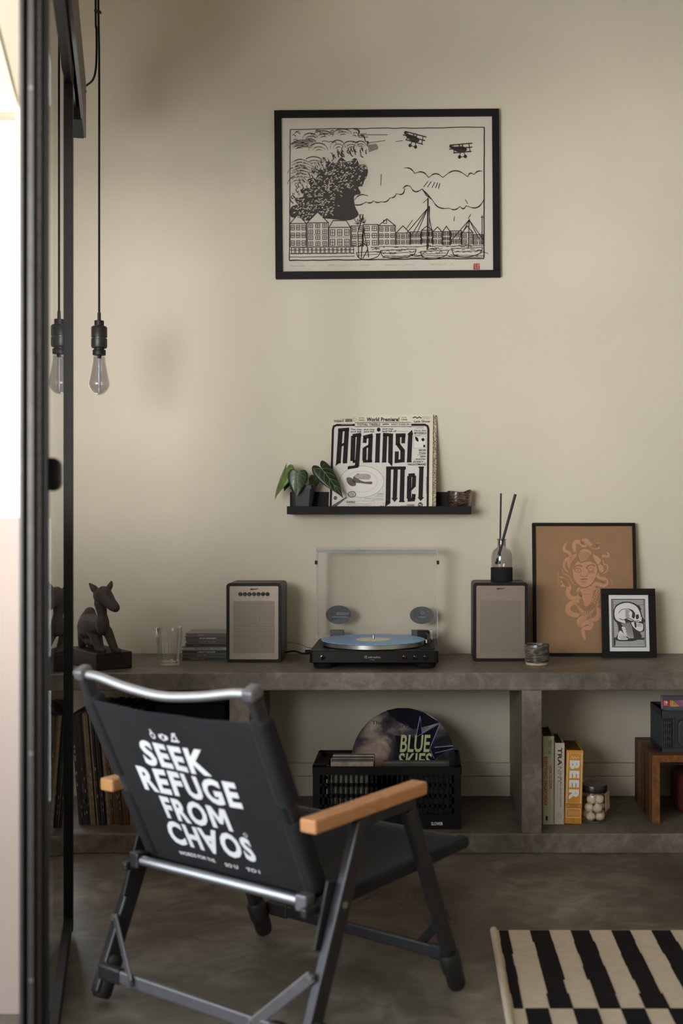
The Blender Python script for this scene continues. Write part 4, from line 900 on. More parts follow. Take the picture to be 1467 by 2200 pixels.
hs.blob([(985, 1300), (1015, 1215), (1075, 1280), (1100, 1312), (1030, 1318)])
for i in range(5): hs.blob([(1030+i*6, 1180+i*20), (1055+i*6, 1170+i*22), (1078+i*5, 1192+i*22), (1050+i*6, 1196+i*20)])
for i in range(7): hs.curve([(1030+i*15, 1135-i*2), (1060+i*14, 1180), (1110+i*9, 1300)], 4)
hs.build('skull_white', M_WP, sf, sm_(.0012))
hk = Art(); hk.blob([(1110, 970), (1160, 985), (1190, 1030), (1175, 1080), (1150, 1060), (1155, 1010)]); hk.blob([(1200, 1040), (1225, 1035), (1230, 1070), (1210, 1090), (1195, 1070)]); hk.blob([(1175, 1130), (1195, 1120), (1200, 1170), (1185, 1180)])
hk.curve([(1000, 1020), (1040, 980), (1110, 970)], 6); hk.curve([(1010, 1080), (1060, 1095), (1110, 1075), (1190, 1110), (1230, 1100)], 8); hk.oval(1155, 1110, 12, 8)
for i in range(11): hk.line(1075+random.uniform(0, 8), 985+i*8, 1130-random.uniform(0, 15), 985+i*8, 4)
for i in range(6): hk.line(1208+i*9, 1140, 1210+i*9, 1172, 3)
for i in range(7): hk.line(1000+i*12, 1300-i*9*0-(6-abs(3-i))*8, 1030+i*9, 1312, 2.5)
hk.build('skull_shading', MATS['print_black'], sf, sm_(.0015))
MB().box(-sw2+.02, .0010, .018, sw2-.02, .0020, 2*sh2-.018).build('glazing', MATS['frame_glass'], sf, smooth=0)

# ================================================================== UNDER THE BENCH
ZL = .0552
# records in the left bay
x = (166-CX)/F*3.40; i = 0; xend = (318-CX)/F*3.40
pal = [(36, 33, 30), (46, 40, 34), (70, 58, 44), (128, 112, 90), (30, 30, 32), (98, 66, 34), (54, 50, 46), (26, 25, 26), (112, 96, 74), (60, 36, 26)]
PALN = ['a charcoal', 'a dark brown', 'a mid brown', 'a cream', 'a blue-black', 'an orange-brown', 'a grey', 'a jet black', 'a tan', 'a russet']
while x < xend:
    wd = random.choice([.0035, .004, .005, .006, .0075]); h = .311+random.uniform(-.004, .004); ln = .024
    col = random.choice(pal)
    m = MB().prism([(0, 0), (wd, 0), (wd-ln*h/.311, h), (-ln*h/.311, h)], 0, .30, org=(0, 0, 0))
    d0 = 3.385+random.uniform(0, .012)
    o = m.build('record', mat('spine_%d' % pal.index(col), col, .6, var=.3, scale=60), smooth=0); o.location = (x+.006, d0, ZL)
    sp = Art(); y0 = random.uniform(.02, .12)
    for r in range(random.randint(2, 6)):
        ya = y0+r*.012*random.uniform(1.2, 3)
        if ya < .3: sp.poly([(wd*.25-ln*ya/h, ya), (wd*.75-ln*ya/h, ya), (wd*.75-ln*(ya+.009)/h, ya+.009), (wd*.25-ln*(ya+.009)/h, ya+.009)])
    sp.build('spine_print', mat('spine_ink_%d' % (i % 3), [(150, 140, 120), (120, 84, 40), (90, 90, 92)][i % 3], .6), o, lambda u, v: (u, -.0004, v))
    tag(o, 'record sleeve with '+PALN[pal.index(col)]+' spine in the leaning row under the bench', 'record', 'records in a row under the bench')
    x += wd+.0004; i += 1
bx = thing('storage_box', 'black lidded storage box beside the row of records under the bench', 'storage box', ((408-CX)/F*3.42, 3.42, ZL))
MB().box(-.098, 0, 0, .100, .28, .335).build('box_body', M_BLACKM, bx, smooth=0, bevel=.004)
MB().box(-.100, -.003, .335, .102, .283, .375).build('lid', M_PLASTIC, bx, smooth=0, bevel=.004)
ba = Art(); ba.stroke([(-.06+i*.006, .360+(.002 if i % 2 else -.002)) for i in range(6)], .003); ba.stroke([(.0+i*.006, .360+(.002 if i % 2 else -.002)) for i in range(8)], .003)
ba.build('box_print', MATS['paper'], bx, lambda u, v: (u, -.0036, v))

# crate with records
cx0, cx1, cyf = (672-CX)/F*3.345, (990-CX)/F*3.345, 3.345
cwid = cx1-cx0; cdep = .235; chei = .172
crt = thing('plastic_crate', 'black slotted plastic crate holding records under the bench', 'crate', ((cx0+cx1)/2, cyf, ZL))
M_CRATE = mat('crate_plastic', (19, 18, 18), .6, var=.15, spec=.2)
def slotted(L_, name, M4):
    m = MB(); hx = L_/2; t_ = .006
    def bx_(x0, z0, x1, z1, y0=0, y1=t_): m.box(x0, y0, z0, x1, y1, z1)
    bx_(-hx, .150, hx, .172, -.003, .009); bx_(-hx, 0, hx, .042); 
    for z in (.064, .092, .122): bx_(-hx, z-.0045, hx, z+.0045)
    n = int(L_/.0138); p = L_/n
    for i in range(n+1):
        xx = -hx+i*p; wv = .0056
        if abs(xx) < .03 and L_ > .3: wv = .0115
        bx_(max(-hx, xx-wv/2), .04, min(hx, xx+wv/2), .152)
    bx_(-hx-.001, 0, -hx+.018, .172, -.002, .008); bx_(hx-.018, 0, hx+.001, .172, -.002, .008)
    if L_ > .3: bx_(-.05, .100, .05, .152)
    m.v = [M4 @ p_ for p_ in m.v]
    return m.build(name, M_CRATE, crt, smooth=0)
slotted(cwid-.002, 'front_panel', Matrix.Identity(4))
slotted(cwid-.002, 'back_panel', Matrix.Translation((0, cdep-.006, 0)))
slotted(cdep-.016, 'side_panel', Matrix.Translation((-cwid/2+.007, cdep/2, 0)) @ Matrix.Rotation(PI/2, 4, 'Z'))
slotted(cdep-.016, 'side_panel', Matrix.Translation((cwid/2-.001, cdep/2, 0)) @ Matrix.Rotation(PI/2, 4, 'Z'))
MB().box(-cwid/2+.004, .004, 0, cwid/2-.004, cdep-.004, .006).build('crate_floor', M_CRATE, crt, smooth=0)
MB().prism(rrect(.020, .004, .0035, 3, -cwid/2+.022, .176), .02, .10).build('lock_tab', M_CRATE, crt, smooth=30)
sl_ = Art(); sl_.text('SLOWER', -.016, -.0045, .016, .0045, .02, flip=False); sl_.build('crate_lettering', M_WHITE, crt, lambda u, v: (u+cwid/2-.066, -.0032, v+.016))
def sleeve(nm, lab, x0, x1, y, zb, h, th_, rgb, tilt, grp, edge=(176, 168, 150)):
    o = thing(nm, lab, 'record' if 'record' in nm else 'CD', ((x0+x1)/2, y, zb), R=Matrix.Rotation(-tilt, 3, 'X'), group=grp)
    hw2 = (x1-x0)/2
    MB().box(-hw2, 0, 0, hw2, th_*.3, h).build('front_cover', mat('sleeve_%d_%d_%d' % rgb, rgb, .6, var=.35, scale=50), o, smooth=0)
    MB().box(-hw2+.001, th_*.3, 0, hw2-.001, th_, h-.001).build('inner_sleeve', mat('sleeve_edge_%d' % edge[0], edge, .7), o, smooth=0)
    return o
gx0, gx1 = (713-CX)/F*3.40, (803-CX)/F*3.40
cols = [(150, 142, 128), (96, 88, 80), (44, 42, 44), (128, 118, 104), (36, 34, 34), (160, 150, 136), (70, 64, 60)]
CDN = ['pale grey', 'brown-grey', 'black', 'beige', 'jet black', 'cream', 'taupe']
for i in range(7):
    sleeve('cd_sleeve', CDN[i]+' card CD sleeve standing in the front row of the crate', gx0+random.uniform(-.002, .002), gx1+random.uniform(-.002, .002), cyf+.016+i*.0085, ZL+.0072, .172+i*.0022, .005, cols[i], .12, 'CD sleeves standing in the crate', (176, 168, 150) if i % 2 == 0 else (110, 104, 96))
SRN = ['dark brown', 'tan', 'slate blue', 'black']
for i in range(4):
    sleeve('small_record', SRN[i]+' seven inch record sleeve standing in the crate', (824-CX)/F*3.40, (964-CX)/F*3.40, cyf+.016+i*.009, ZL+.0072, .170+i*.001, .004, [(60, 54, 52), (110, 84, 60), (60, 72, 80), (40, 38, 38)][i], .06, 'small records standing in the crate', (140, 132, 120))
# picture disc leaning in the crate
pd = thing('picture_disc', 'round picture disc with cloudy night sky and a star, leaning in the crate', 'vinyl record', ((866-CX)/F*3.47, 3.465, ZL+.012), R=Matrix.Rotation(-.28, 3, 'X'))
def clouds():
    m, n, l, b = nt('night_clouds'); tc = n.new('ShaderNodeTexCoord'); nz = n.new('ShaderNodeTexNoise'); nz.inputs['Scale'].default_value = 9; nz.inputs['Detail'].default_value = 7; nz.inputs['Distortion'].default_value = .5
    l.new(tc.outputs['Object'], nz.inputs['Vector']); rp = n.new('ShaderNodeValToRGB'); e = rp.color_ramp.elements; e[0].position = .44; e[0].color = lin(18, 17, 28); e[1].position = .66; e[1].color = lin(182, 160, 146); x_ = e.new(.52); x_.color = lin(70, 62, 72)
    l.new(nz.outputs[0], rp.inputs[0]); l.new(rp.outputs[0], b.inputs['Base Color']); b.inputs['Roughness'].default_value = .6; b.inputs['Specular IOR Level'].default_value = .2
    return m
R0 = .151
MB().prism([(R0*math.cos(2*PI*i/80), R0+R0*math.sin(2*PI*i/80)) for i in range(80)], 0, .0022).build('disc', clouds(), pd, smooth=30)
kd = 1/(3.8605*F/3.50); dmap = lambda y: (lambda u, v: ((u-903)*kd+.008, -y, 2*R0-(v-158)*kd*1.03))
s1 = Art(); s1.poly([(808, 380), (985, 395), (1020, 225), (1035, 355), (1190, 275), (1100, 485), (1300, 465), (1140, 565), (1180, 640), (870, 640)]); s1.poly([(735, 178), (830, 158), (930, 160), (1060, 200), (1180, 275), (1100, 300), (960, 330), (820, 260)]); s1.build('dark_sky_print', mat('night_blue', (14, 14, 26), .7, var=.3, spec=.15), pd, dmap(.0004))
s2 = Art()
s2.stroke([(985, 395), (1020, 225), (1035, 358), (1190, 275), (1100, 485), (1135, 565)], 6); s2.line(1140, 475, 1300, 462, 8); s2.line(1145, 520, 1300, 485, 6); s2.line(990, 390, 1190, 280, 5)
s2.build('star_outline', mat('star_blue', (110, 120, 170), .4), pd, dmap(.0007))
s3 = Art(); s3.text('BLUE', 850, 375, 1095, 515, .02, shear=12); s3.text('SKIES', 835, 520, 1110, 640, .02, shear=10); s3.build('disc_lettering', mat('pale_lime', (190, 194, 140), .5), pd, dmap(.0009))
s4 = Art(); s4.text('The', 615, 262, 705, 292, .01); s4.text('Ataris', 765, 280, 930, 322, .01); s4.poly([(735+ (16 if i % 2 == 0 else 6)*math.sin(i*PI/5), 290-(16 if i % 2 == 0 else 6)*math.cos(i*PI/5)) for i in range(10)]); s4.build('band_lettering', mat('dark_print', (26, 22, 26), .5), pd, dmap(.0009))

# ------------------------------------------------------------------ books in the right bay
def book(label, px0, px1, pyt, d, rgb, tilt, arts, dep=.17, edge=(92, 82, 66)):
    wdt = (px1-px0)/F*d; h = (d*(1772-pyt)/F); x = ((px0+px1)/2-CX)/F*d
    o = thing('book', label, 'book', (x, d, ZL+abs(math.sin(tilt))*wdt/2+.0001), R=Matrix.Rotation(tilt, 3, 'Y'), group='books under the bench')
    cm = mat('book_%d_%d_%d' % rgb, rgb, .55, var=.05); hw3 = wdt/2
    cv = MB().box(-hw3, 0, 0, hw3, .004, h).box(-hw3, .004, 0, -hw3+.0028, dep, h).box(hw3-.0028, .004, 0, hw3, dep, h).build('cover', cm, o, smooth=0, bevel=.001)
    MB().box(-hw3+.0028, .004, .003, hw3-.0028, dep-.004, h-.004).build('pages', mat('page_edge_%d' % edge[0], edge, .9, var=.25, scale=60, stretch=(12, 1, 1)), o, smooth=0)
    for (nm, mm_, fn) in arts:
        a_ = Art(); fn(a_, wdt, h); a_.build(nm, mm_, o, lambda u, v: (u, -.0006, v))
    return o
M_RED = mat('print_red', (176, 58, 56), .6); M_GRN = mat('print_green', (84, 120, 78), .6); M_DK = mat('print_dark', (34, 30, 40), .6); M_GY = mat('print_grey', (140, 134, 126), .6)
book('pale green cookbook spine with red lettering against the concrete divider', 1165.5, 1190.5, 1582, 3.393, (186, 186, 160), 0, [
    ('red_lettering', M_RED, lambda a_, w_3, h_: (a_.text('EVERYTHING SINGAPOREAN', -.013, .055, -.003, .19, .03, flip=False, rot=90), a_.text('HOW TO COOK', .002, .10, .010, .165, .03, flip=False, rot=90))),
    ('green_lettering', M_GRN, lambda a_, w_3, h_: (a_.text('TERRY TAN', .000, .198, .009, .238, .02, flip=False, rot=90), a_.frame(-.0145, .004, .0145, h_-.004, .0008))),
    ('publisher_mark', M_DK, lambda a_, w_3, h_: a_.rect(-.008, .012, -.002, .024))])
book('off-white book spine with black lettering between two other books', 1191.0, 1211.5, 1597, 3.395, (206, 196, 180), math.radians(.4), [
    ('black_lettering', M_DK, lambda a_, w_3, h_: (a_.text('TRA', -.006, .165, .006, .215, .025, flip=False, rot=90), a_.text('LAURA JANE GRACE', .0005, .05, .005, .135, .01, flip=False, rot=90))),
    ('grey_lettering', M_GY, lambda a_, w_3, h_: (a_.text('NNY', -.006, .115, .006, .162, .0, flip=False, rot=90), a_.text('WITH DAN OZZI', -.007, .07, -.004, .12, 0, flip=False, rot=90), a_.ring(0, .024, .004, .006, .001, 14)))], edge=(70, 64, 58))
book('mustard yellow beer book leaning against the other books', 1212.5, 1249, 1614, 3.400, (214, 148, 44), math.radians(1.6), [
    ('white_lettering', M_WHITE, lambda a_, w_3, h_: (a_.text('BEER', -.014, .068, .014, .178, .06, flip=False, rot=90), a_.frame(-.0195, .058, .0195, h_-.008, .0011), a_.frame(-.0195, .018, .0195, .043, .0011), a_.stroke([(-.014+i*.002, .030+(.006 if i % 2 else -.006)) for i in range(15)], .0009), a_.stroke([(-.012+i*.004, .186+(.003 if i % 2 else -.003)) for i in range(7)], .0008))),
    ('dark_band', mat('band_ochre', (150, 98, 26), .6), lambda a_, w_3, h_: (a_.frame(-.020, .0455, .020, .056, .0014), a_.text('GREEN', -.012, .048, .012, .054, .02, flip=False), a_.ring(0, .010, .004, .005, .001, 14)))], edge=(110, 76, 36))

# garlic jar
jc = Vector(((1276-CX)/F*3.44, 3.44, ZL))
jar = thing('glass_jar', 'round glass jar of garlic with black lid beside the books', 'jar', tuple(jc))
MB().lathe([(.004, .0005), (.030, .0005), (.0345, .003), (.0362, .012), (.0362, .070), (.0345, .078), (.0315, .083), (.0310, .092)], 44, caps=False).build('jar_glass', thin_glass('jar_clear', (.96, .96, .94), base=.05, power=3), jar)
MB().lathe([(.030, .084), (.0365, .0845), (.0370, .089), (.0368, .100), (.0350, .104), (.004, .1045)], 44).build('lid', mat('lid_black', (24, 26, 32), .3, coat=.2), jar)
MB().grid(6, 8, lambda u, v: Vector((.028+.016*u, -.026+.022*u+.003*math.sin(v*5), .082-.052*v+.006*u))).build('paper_tag', mat('tag_paper', (176, 150, 124), .8), jar, smooth=60).modifiers.new('solid', 'SOLIDIFY').thickness = .0006
M_GAR = mat('garlic_skin', (222, 204, 182), .55, var=.14, scale=90)
gm = MB()
def gw(r, z, a_, i): return r*(1+.07*abs(math.sin(3.5*a_))), z
gm.lathe([(.002, -.0115), (.008, -.0105), (.0125, -.004), (.0130, .002), (.0100, .0085), (.0045, .0120), (.0022, .0165), (.0018, .019)], 21, wob=gw)
gmesh = None
for i, (x, y, z, rx, rz) in enumerate([(-.012, -.014, .0155, .3, 0), (.015, -.012, .0150, -.4, 1), (.001, .014, .0150, .2, 2), (-.020, .008, .018, 1.0, 1), (.018, .012, .0185, -.8, 0), (-.016, -.012, .040, .6, 2), (.008, -.018, .039, -.3, 1), (.018, .004, .042, .9, 3), (-.006, .014, .041, .4, 0), (-.010, -.015, .0635, .8, 1), (.013, -.013, .064, -.7, 2), (.002, .012, .064, .3, 3)]):
    if gmesh is None:
        o = gm.build('garlic_bulb', M_GAR, smooth=60); gmesh = o.data
    else:
        o = bpy.data.objects.new('garlic_bulb', gmesh); C.objects.link(o)
    o.location = jc+Vector((x, y, z)); o.rotation_euler = (rx, 0, rz); o.scale = (1.02, 1.02, .98)
    tag(o, 'whole garlic bulb packed inside the glass jar', 'garlic', 'garlic bulbs in the jar')

# slatted wooden stool
st = thing('wooden_stool', 'low brown wooden stool of arched slats under the bench', 'stool', (.6567, 3.408, ZL))
WM = [wood('walnut_slat', (60, 36, 20), (104, 64, 34), 14, (6, 30, 3)), wood('teak_slat', (92, 56, 26), (140, 88, 42), 14, (6, 30, 3)), wood('dark_slat', (44, 26, 17), (72, 44, 26), 14, (6, 30, 3))]
sh_, sw3 = .1915, .30
seq = [1, 0, 2, 0, 1, 2]
for i in range(6):
    y0 = i*.0465
    MB().prism([(0, 0), (.022, 0), (.022, sh_-.020), (sw3-.022, sh_-.020), (sw3-.022, 0), (sw3, 0), (sw3, sh_), (0, sh_)], y0, y0+.0445).build('slat', WM[seq[i]], st, smooth=0, bevel=.0012)
ro = thing('red_pouch', 'dark red pouch tucked inside the wooden stool', 'pouch', (.815, 3.52, ZL))
MB().prism(rrect(.060, .058, .02, 5, 0, .058), 0, .12).build('pouch_body', mat('red_fabric', (74, 9, 9), .8, var=.25, scale=50), ro, smooth=40, bevel=.008)
MB().box(-.045, -.004, .070, .045, .002, .078).build('zip', M_BLACK, ro, smooth=0)

# grey crate on the stool with game case
zc = ZL+sh_
gc = thing('plastic_crate', 'charcoal folding crate standing on the wooden stool', 'crate', ((1422-CX)/F*3.452, 3.452, zc))
M_GC = mat('charcoal_plastic', (48, 51, 56), .5, var=.12)
gx, gd, gh = .25, .17, .118
m = MB()
for z0, z1 in ((0, .012), (.096, .118)): m.box(0, 0, z0, gx, .006, z1)
for z in (.030, .048, .066, .084): m.box(.0, .001, z-.0025, .026, .005, z+.0025)
for i in range(5): m.box(.0+i*.006, 0, .01, .0030+i*.006, .006, .098)
m.box(.030, 0, .01, .036, .006, .098); m.box(.036, .004, .01, gx, .007, .098)
m.build('front_panel', M_GC, gc, smooth=0)
MB().prism(rrect(.030, .040, .018, 6, .074, .054), -.008, .004).build('handle_boss', M_GC, gc, smooth=30, bevel=.004)
MB().prism(rrect(.016, .026, .012, 6, .074, .050), -.0086, -.006).build('handle_slot', M_BLACK, gc, smooth=30)
m = MB()
for z0, z1 in ((0, .012), (.100, .118)): m.box(-.001, .006, z0, .005, gd, z1)
for i in range(9): m.box(-.001, .006+i*.0195, .0, .005, .012+i*.0195, .118)
for z in (.030, .048, .066, .084): m.box(0, .006, z-.0025, .004, gd, z+.0025)
m.build('side_panel', M_GC, gc, smooth=0)
MB().box(0, gd-.006, 0, gx, gd, gh+.0).build('back_panel', M_GC, gc, smooth=0)
MB().box(gx-.006, .006, 0, gx, gd-.006, gh).build('side_panel', M_GC, gc, smooth=0)
MB().box(.004, .006, 0, gx-.006, gd-.006, .005).build('crate_floor', M_GC, gc, smooth=0)
gmx = (1424-CX)/F*3.47
gk = thing('game_case', 'video game case with a red corner badge standing in the charcoal crate', 'game case', (gmx+.0524, 3.480, zc+.0065), R=Matrix.Rotation(-.10, 3, 'X'))
MB().box(-.0524, 0, 0, .0524, .010, .150).build('case_shell', mat('case_grey', (88, 92, 100), .3, spec=.5), gk, smooth=0, bevel=.0015)
ga = Art(); ga.rect(-.050, .120, -.028, .136); ga.build('red_badge', mat('badge_red', (200, 30, 38), .45), gk, lambda u, v: (u, -.0008, v))
gb = Art(); gb.stroke([(-.0405, .134), (-.0432, .134), (-.0448, .1325), (-.0448, .1275), (-.0432, .126), (-.0405, .126)], .0010, True); gb.oval(-.0428, .1315, .0010, .0010); gb.poly([(-.0390, .126), (-.0365, .126), (-.0350, .1275), (-.0350, .1325), (-.0365, .134), (-.0390, .134)]); gb.text('SWITCH', -.0455, .1218, -.0345, .1242, .01, flip=False); gb.build('badge_mark', M_WHITE, gk, lambda u, v: (u, -.0012, v))
gr = Art(); gr.rect(-.028, .118, .050, .136)
def artmat():
    m_, n, l, b_ = nt('cover_art'); tc = n.new('ShaderNodeTexCoord'); vo = n.new('ShaderNodeTexVoronoi'); vo.inputs['Scale'].default_value = 90; l.new(tc.outputs['Object'], vo.inputs['Vector'])
    rp = n.new('ShaderNodeValToRGB'); e = rp.color_ramp.elements; e[0].color = lin(120, 70, 150); e[1].color = lin(226, 178, 70); x_ = e.new(.35); x_.color = lin(190, 120, 170); x2 = e.new(.6); x2.color = lin(60, 40, 90)
    sx = n.new('ShaderNodeSeparateColor'); l.new(vo.outputs['Color'], sx.inputs[0]); l.new(sx.outputs[0], rp.inputs[0]); l.new(rp.outputs[0], b_.inputs['Base Color']); b_.inputs['Roughness'].default_value = .4
    return m_
gr.build('cover_print', artmat(), gk, lambda u, v: (u, -.0008, v))

# ================================================================== FOREGROUND
# folding chair (local x to its right, y forward)
ch = thing('folding_chair', 'low black folding camp chair with wooden armrests and printed canvas back', 'chair', (-.400, 2.141, 0), -.636)
M_TUBE = mat('chair_tube', (58, 57, 60), .36, metal=.55, var=.1)
M_BAR_LIT = mat('chair_bar_lit', (112, 110, 114), .42, metal=.6, var=.08)  # black chair metal coloured lighter where light catches the rear bars
M_RAIL_LIT = mat('chair_rail_lit', (176, 176, 180), .34, metal=.9, var=.05)  # silver colour holds the top-lit highlight of the dark rails
M_CLOTH = mat('canvas_black', (33, 32, 36), .9, var=.12, scale=90, bump=.35, bscale=700, spec=.15, sheen=.06)
M_FOOT = mat('chair_rubber', (28, 27, 28), .55)
M_ARM = wood('beech', (176, 120, 76), (206, 152, 104), 30, (14, 1.5, 14), .45)
X = .255
def boot(par, p, q_):
    p, q_ = Vector(p), Vector(q_); t_ = (q_-p).normalized()
    m_ = MB().tube([p+t_*x_ for x_ in (.012, .020, .050, .052, .085, .092)], [.0155, .0185, .0180, .0205, .0205, .0165], 18)
    for v_ in m_.v: v_.z = max(v_.z, 0.0)
    m_.build('foot_boot', M_FOOT, par)
for s_ in (-1, 1):
    leg = MB().beam((s_*.257, .002, .02), (s_*X, .158, .392), .034, .020, up=(s_, 0, 0)).build('leg', M_TUBE, ch, smooth=0, bevel=.004)
    boot(leg, (s_*.257, 0, 0), (s_*X, .166, .392))
    leg = MB().beam((s_*.257, .452, .02), (s_*X, .294, .386), .030, .020, up=(s_, 0, 0)).build('leg', M_TUBE, ch, smooth=0, bevel=.004)
    boot(leg, (s_*.257, .456, 0), (s_*X, .294, .386))
    MB().beam((s_*X, .150, .390), (s_*X, .308, .394), .018, .016).build('arm_support', M_TUBE, ch, smooth=0, bevel=.003)
    MB().beam((s_*.256, .016, .4115), (s_*.256, .330, .4205), .036, .0245).build('armrest', M_ARM, ch, smooth=0, bevel=.004)
    # seat rail and hinge plates
    MB().beam((s_*.228, .035, .256), (s_*.233, .512, .277), .014, .018).build('seat_rail', M_TUBE, ch, smooth=0, bevel=.004)
    MB().beam((s_*.243, .060, .190), (s_*.243, .095, .300), .006, .030, up=(0, 1, 0)).build('hinge_plate', M_FOOT, ch, smooth=0, bevel=.002)
    MB().tube([(s_*.236, .100, .262), (s_*.268, .100, .262)], .006, 12).build('pivot_bolt', M_ALU, ch)
    MB().tube([(s_*.236, .352, .268), (s_*.262, .350, .268)], .006, 12).build('pivot_bolt', M_ALU, ch)
    # back post with canvas sleeve
    pb_, pt_ = Vector((s_*.204, .106, .262)), Vector((s_*.214, -.071, .641))
    MB().beam(pb_, pt_, .020, .024, up=(0, 1, .4)).build('back_post', M_TUBE, ch, smooth=0, bevel=.005)
    for (t0, t1) in ((.035, .40), (.47, .885)):
        a0, a1 = pb_.lerp(pt_, t0), pb_.lerp(pt_, t1)
        MB().beam(a0, a1, .036, .034, up=(0, 1, .4)).build('canvas_sleeve', M_CLOTH, ch, smooth=40, bevel=.011, segs=4)
    MB().beam(pb_.lerp(pt_, .968), pb_.lerp(pt_, 1.02), .026, .030, up=(0, 1, .4)).build('post_cap', M_BAR_LIT, ch, smooth=40, bevel=.006, segs=3)
    # lower braces
    for (v0, v1, mt) in ((-.010, .034, M_BAR_LIT), (.468, .425, M_TUBE)):
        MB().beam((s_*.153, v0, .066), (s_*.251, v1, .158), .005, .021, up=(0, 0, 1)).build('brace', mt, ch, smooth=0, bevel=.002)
        for p in ((s_*.153, v0, .066), (s_*.250, v1, .157)):
            if v0 > .2: continue
            sgn = -1
            MB().tube([(p[0], p[1]-.0*sgn, p[2]), (p[0], p[1]+sgn*.008, p[2])], .0055, 12).build('rivet', M_ALU, ch)
for (v, mt) in ((.0, M_BAR_LIT), (.456, M_TUBE)):
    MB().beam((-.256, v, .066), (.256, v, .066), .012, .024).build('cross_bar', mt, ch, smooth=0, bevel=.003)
    for s_ in (-1, 1): MB().beam((s_*.252, v, .066), (s_*.190, v, .066), .017, .029).build('bar_sleeve', M_FOOT if v > .2 else M_TUBE, ch, smooth=0, bevel=.004)
# back top rail, bowed
rail = cr([(-.214, -.069, .636), (-.17, -.070, .634), (-.09, -.072, .622), (0, -.073, .615), (.09, -.072, .622), (.17, -.070, .634), (.214, -.069, .636)], 5)
MB().tube(rail, .0085, 14).build('top_rail', M_RAIL_LIT, ch)
MB().tube([(-.214, .058, .268), (.214, .058, .268)], .0095, 14).build('rear_rail', M_RAIL_LIT, ch)
for s_ in (-1, 1): MB().beam((s_*.200, .058, .268), (s_*.226, .058, .268), .026, .030).build('rail_end', M_BAR_LIT if s_ > 0 else M_TUBE, ch, smooth=0, bevel=.004)
MB().tube([(-.222, .505, .276), (.222, .505, .276)], .0095, 12).build('front_rail', M_TUBE, ch)
pb0, pt0 = Vector((0, .106, .262)), Vector((0, -.071, .641)); Sd = (pt0-pb0); SL = Sd.length; Sn = Sd.normalized(); Nb = Vector((0, -Sn.z, Sn.y))   # Nb points to the rear
def back(u, s): 
    e = u/.2
    return Vector((u, 0, 0))+pb0+Sn*s+Nb*(.013-.006*(1-e*e)*0+.0015*math.sin(u*40+s*30)*(1-e*e))
zt0 = lambda u: .366-.010*(1-(u/.21)**2)
bk = MB().grid(28, 24, lambda u, v: back(-.212+.424*u, .012+(zt0(-.212+.424*u)-.012)*v)).build('canvas_back', M_CLOTH, ch, smooth=60)
bk.modifiers.new('solid', 'SOLIDIFY').thickness = -.0035
def seat(u, v):
    uu = -.225+.45*u; vv = .075+.43*v
    return Vector((uu, vv, 0.262+.020*v-.030*math.sin(PI*u)*math.sin(PI*min(1, v*1.05))))
MB().grid(20, 20, seat).build('canvas_seat', M_CLOTH, ch, smooth=60).modifiers.new('solid', 'SOLIDIFY').thickness = .004
for s_ in (-1, 1):
    MB().beam((s_*.229, .07, .258), (s_*.233, .512, .277), .030, .026).build('canvas_sleeve', M_CLOTH, ch, smooth=40, bevel=.011, segs=4)
lt = Art(); HB = dict(flip=False)
lt.text('SEEK', -.1125, .2385, .0565, .2930, .042, **HB); lt.text('REFUGE', -.146, .1785, .107, .2335, .042, **HB); lt.text('FRO', -.1125, .120, .0000, .1720, .042, **HB); lt.rect(.0075, .1215, .0185, .1705); lt.rect(.0475, .1215, .0585, .1705); lt.poly([(.0085, .1705), (.0215, .1705), (.0330, .1485), (.0445, .1705), (.0575, .1705), (.0375, .1330), (.0285, .1330)])
lt.text('CH', -.127, .060, -.040, .1145, .042, **HB); lt.text('A', -.038, .060, .009, .1145, .042, rot=180, **HB); lt.text('OS', .012, .060, .093, .1145, .042, **HB)
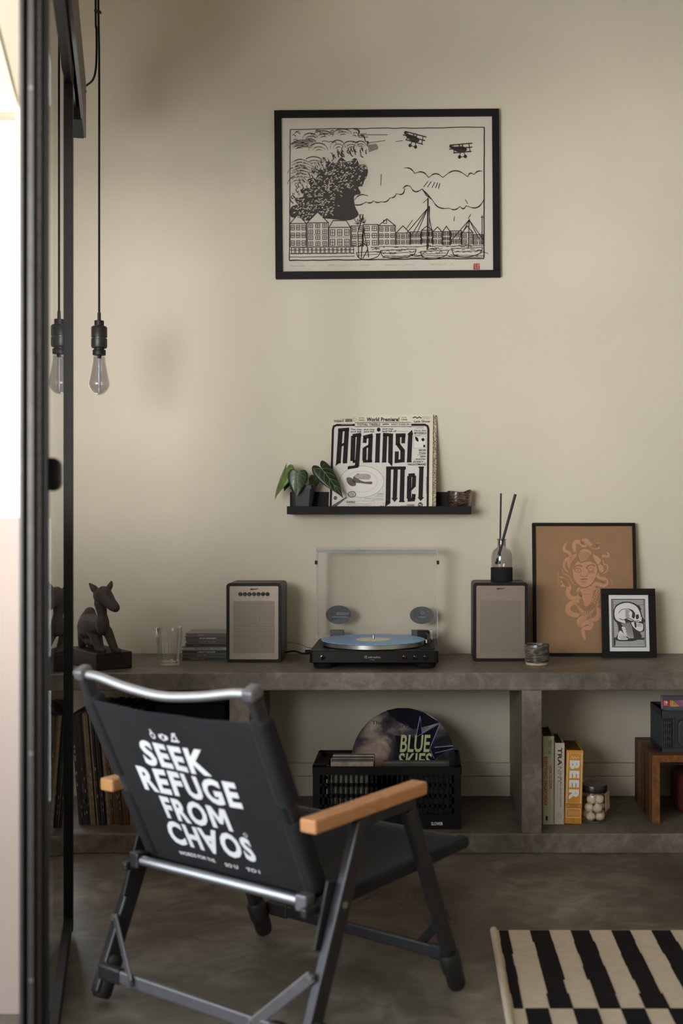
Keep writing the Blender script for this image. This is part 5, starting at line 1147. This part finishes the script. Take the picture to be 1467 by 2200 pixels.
for i, x in enumerate((-.062, -.034, -.006)):
    lt.ring(x, .309, .0055, .006, .0028, 14)
    if i == 0: lt.line(x, .316, x-.002, .322, .003)
    if i == 1: lt.oval(x+.008, .309, .004, .005); lt.oval(x-.008, .310, .003, .005)
    if i == 2: lt.line(x-.010, .304, x+.010, .304, .0035); lt.line(x-.004, .318, x+.006, .319, .003)
lt.ring(.0885, .121, .004, .004, .0014, 12)
lt.text('WORDS FOR THE', -.118, .037, -.022, .045, .02, **HB); lt.text('SO U', .004, .036, .036, .044, .02, **HB); lt.text('TO I', .056, .035, .088, .043, .02, **HB)
lo = lt.build('printed_lettering', mat('canvas_white', (236, 236, 240), .75, var=.02), ch, lambda u, v: back(u, v)+Nb*.0012)

# rug
rx0, ry1 = .160, 2.680
rug = thing('striped_rug', 'cream and black striped woven rug on the concrete floor', 'rug', (rx0, ry1, 0))
M_RC = mat('rug_cream', (206, 192, 172), .95, var=.06, scale=60, bump=.5, bscale=500, spec=.1)
M_RB = mat('rug_black', (34, 31, 33), .95, var=.15, scale=80, bump=.5, bscale=500, spec=.1)
MB().box(.004, -1.75, 0, 1.5, 0, .007).build('rug_base', M_RC, rug, smooth=0, bevel=.002)
MB().tube([(.006, -1.75, .006), (.006, -.9, .0065), (.005, 0, .006)], .008, 10).build('binding', M_RC, rug)
per = .0892; rr = random.Random(4)
def edge_pts(x, y0, y1, n=6):
    out = []; y = y0; xx = x+rr.uniform(-.0015, .0015)
    for i in range(n):
        yn = y0+(y1-y0)*(i+1)/n; out += [(xx, y), (xx, yn)]; y = yn; xx = x+rr.uniform(-.0025, .0025)
    return out
for row in range(4):
    ya, yb = -.006-row*.420, -.006-(row+1)*.420
    if row == 3: yb = -1.74
    for i in range(17):
        xs = (.062+i*per if row % 2 == 0 else .062-.045+i*per)
        xa, xb = (xs+.0235, xs+.0235+.0415)
        if row % 2 == 0 and i == 0:
            MB().prism(edge_pts(.017, ya, yb)+edge_pts(.036, ya, yb)[::-1], .0068, .0080, ax=('x', 'y', 'z')).build('stripe', M_RB, rug, smooth=0)
        if row % 2 == 1: xa, xb = xs+.0195, xs+.0195+.0455
        if xb > 1.48: continue
        MB().prism(edge_pts(xa, ya, yb)+edge_pts(xb, ya, yb)[::-1], .0068, .0080, ax=('x', 'y', 'z')).build('stripe', M_RB, rug, smooth=0)
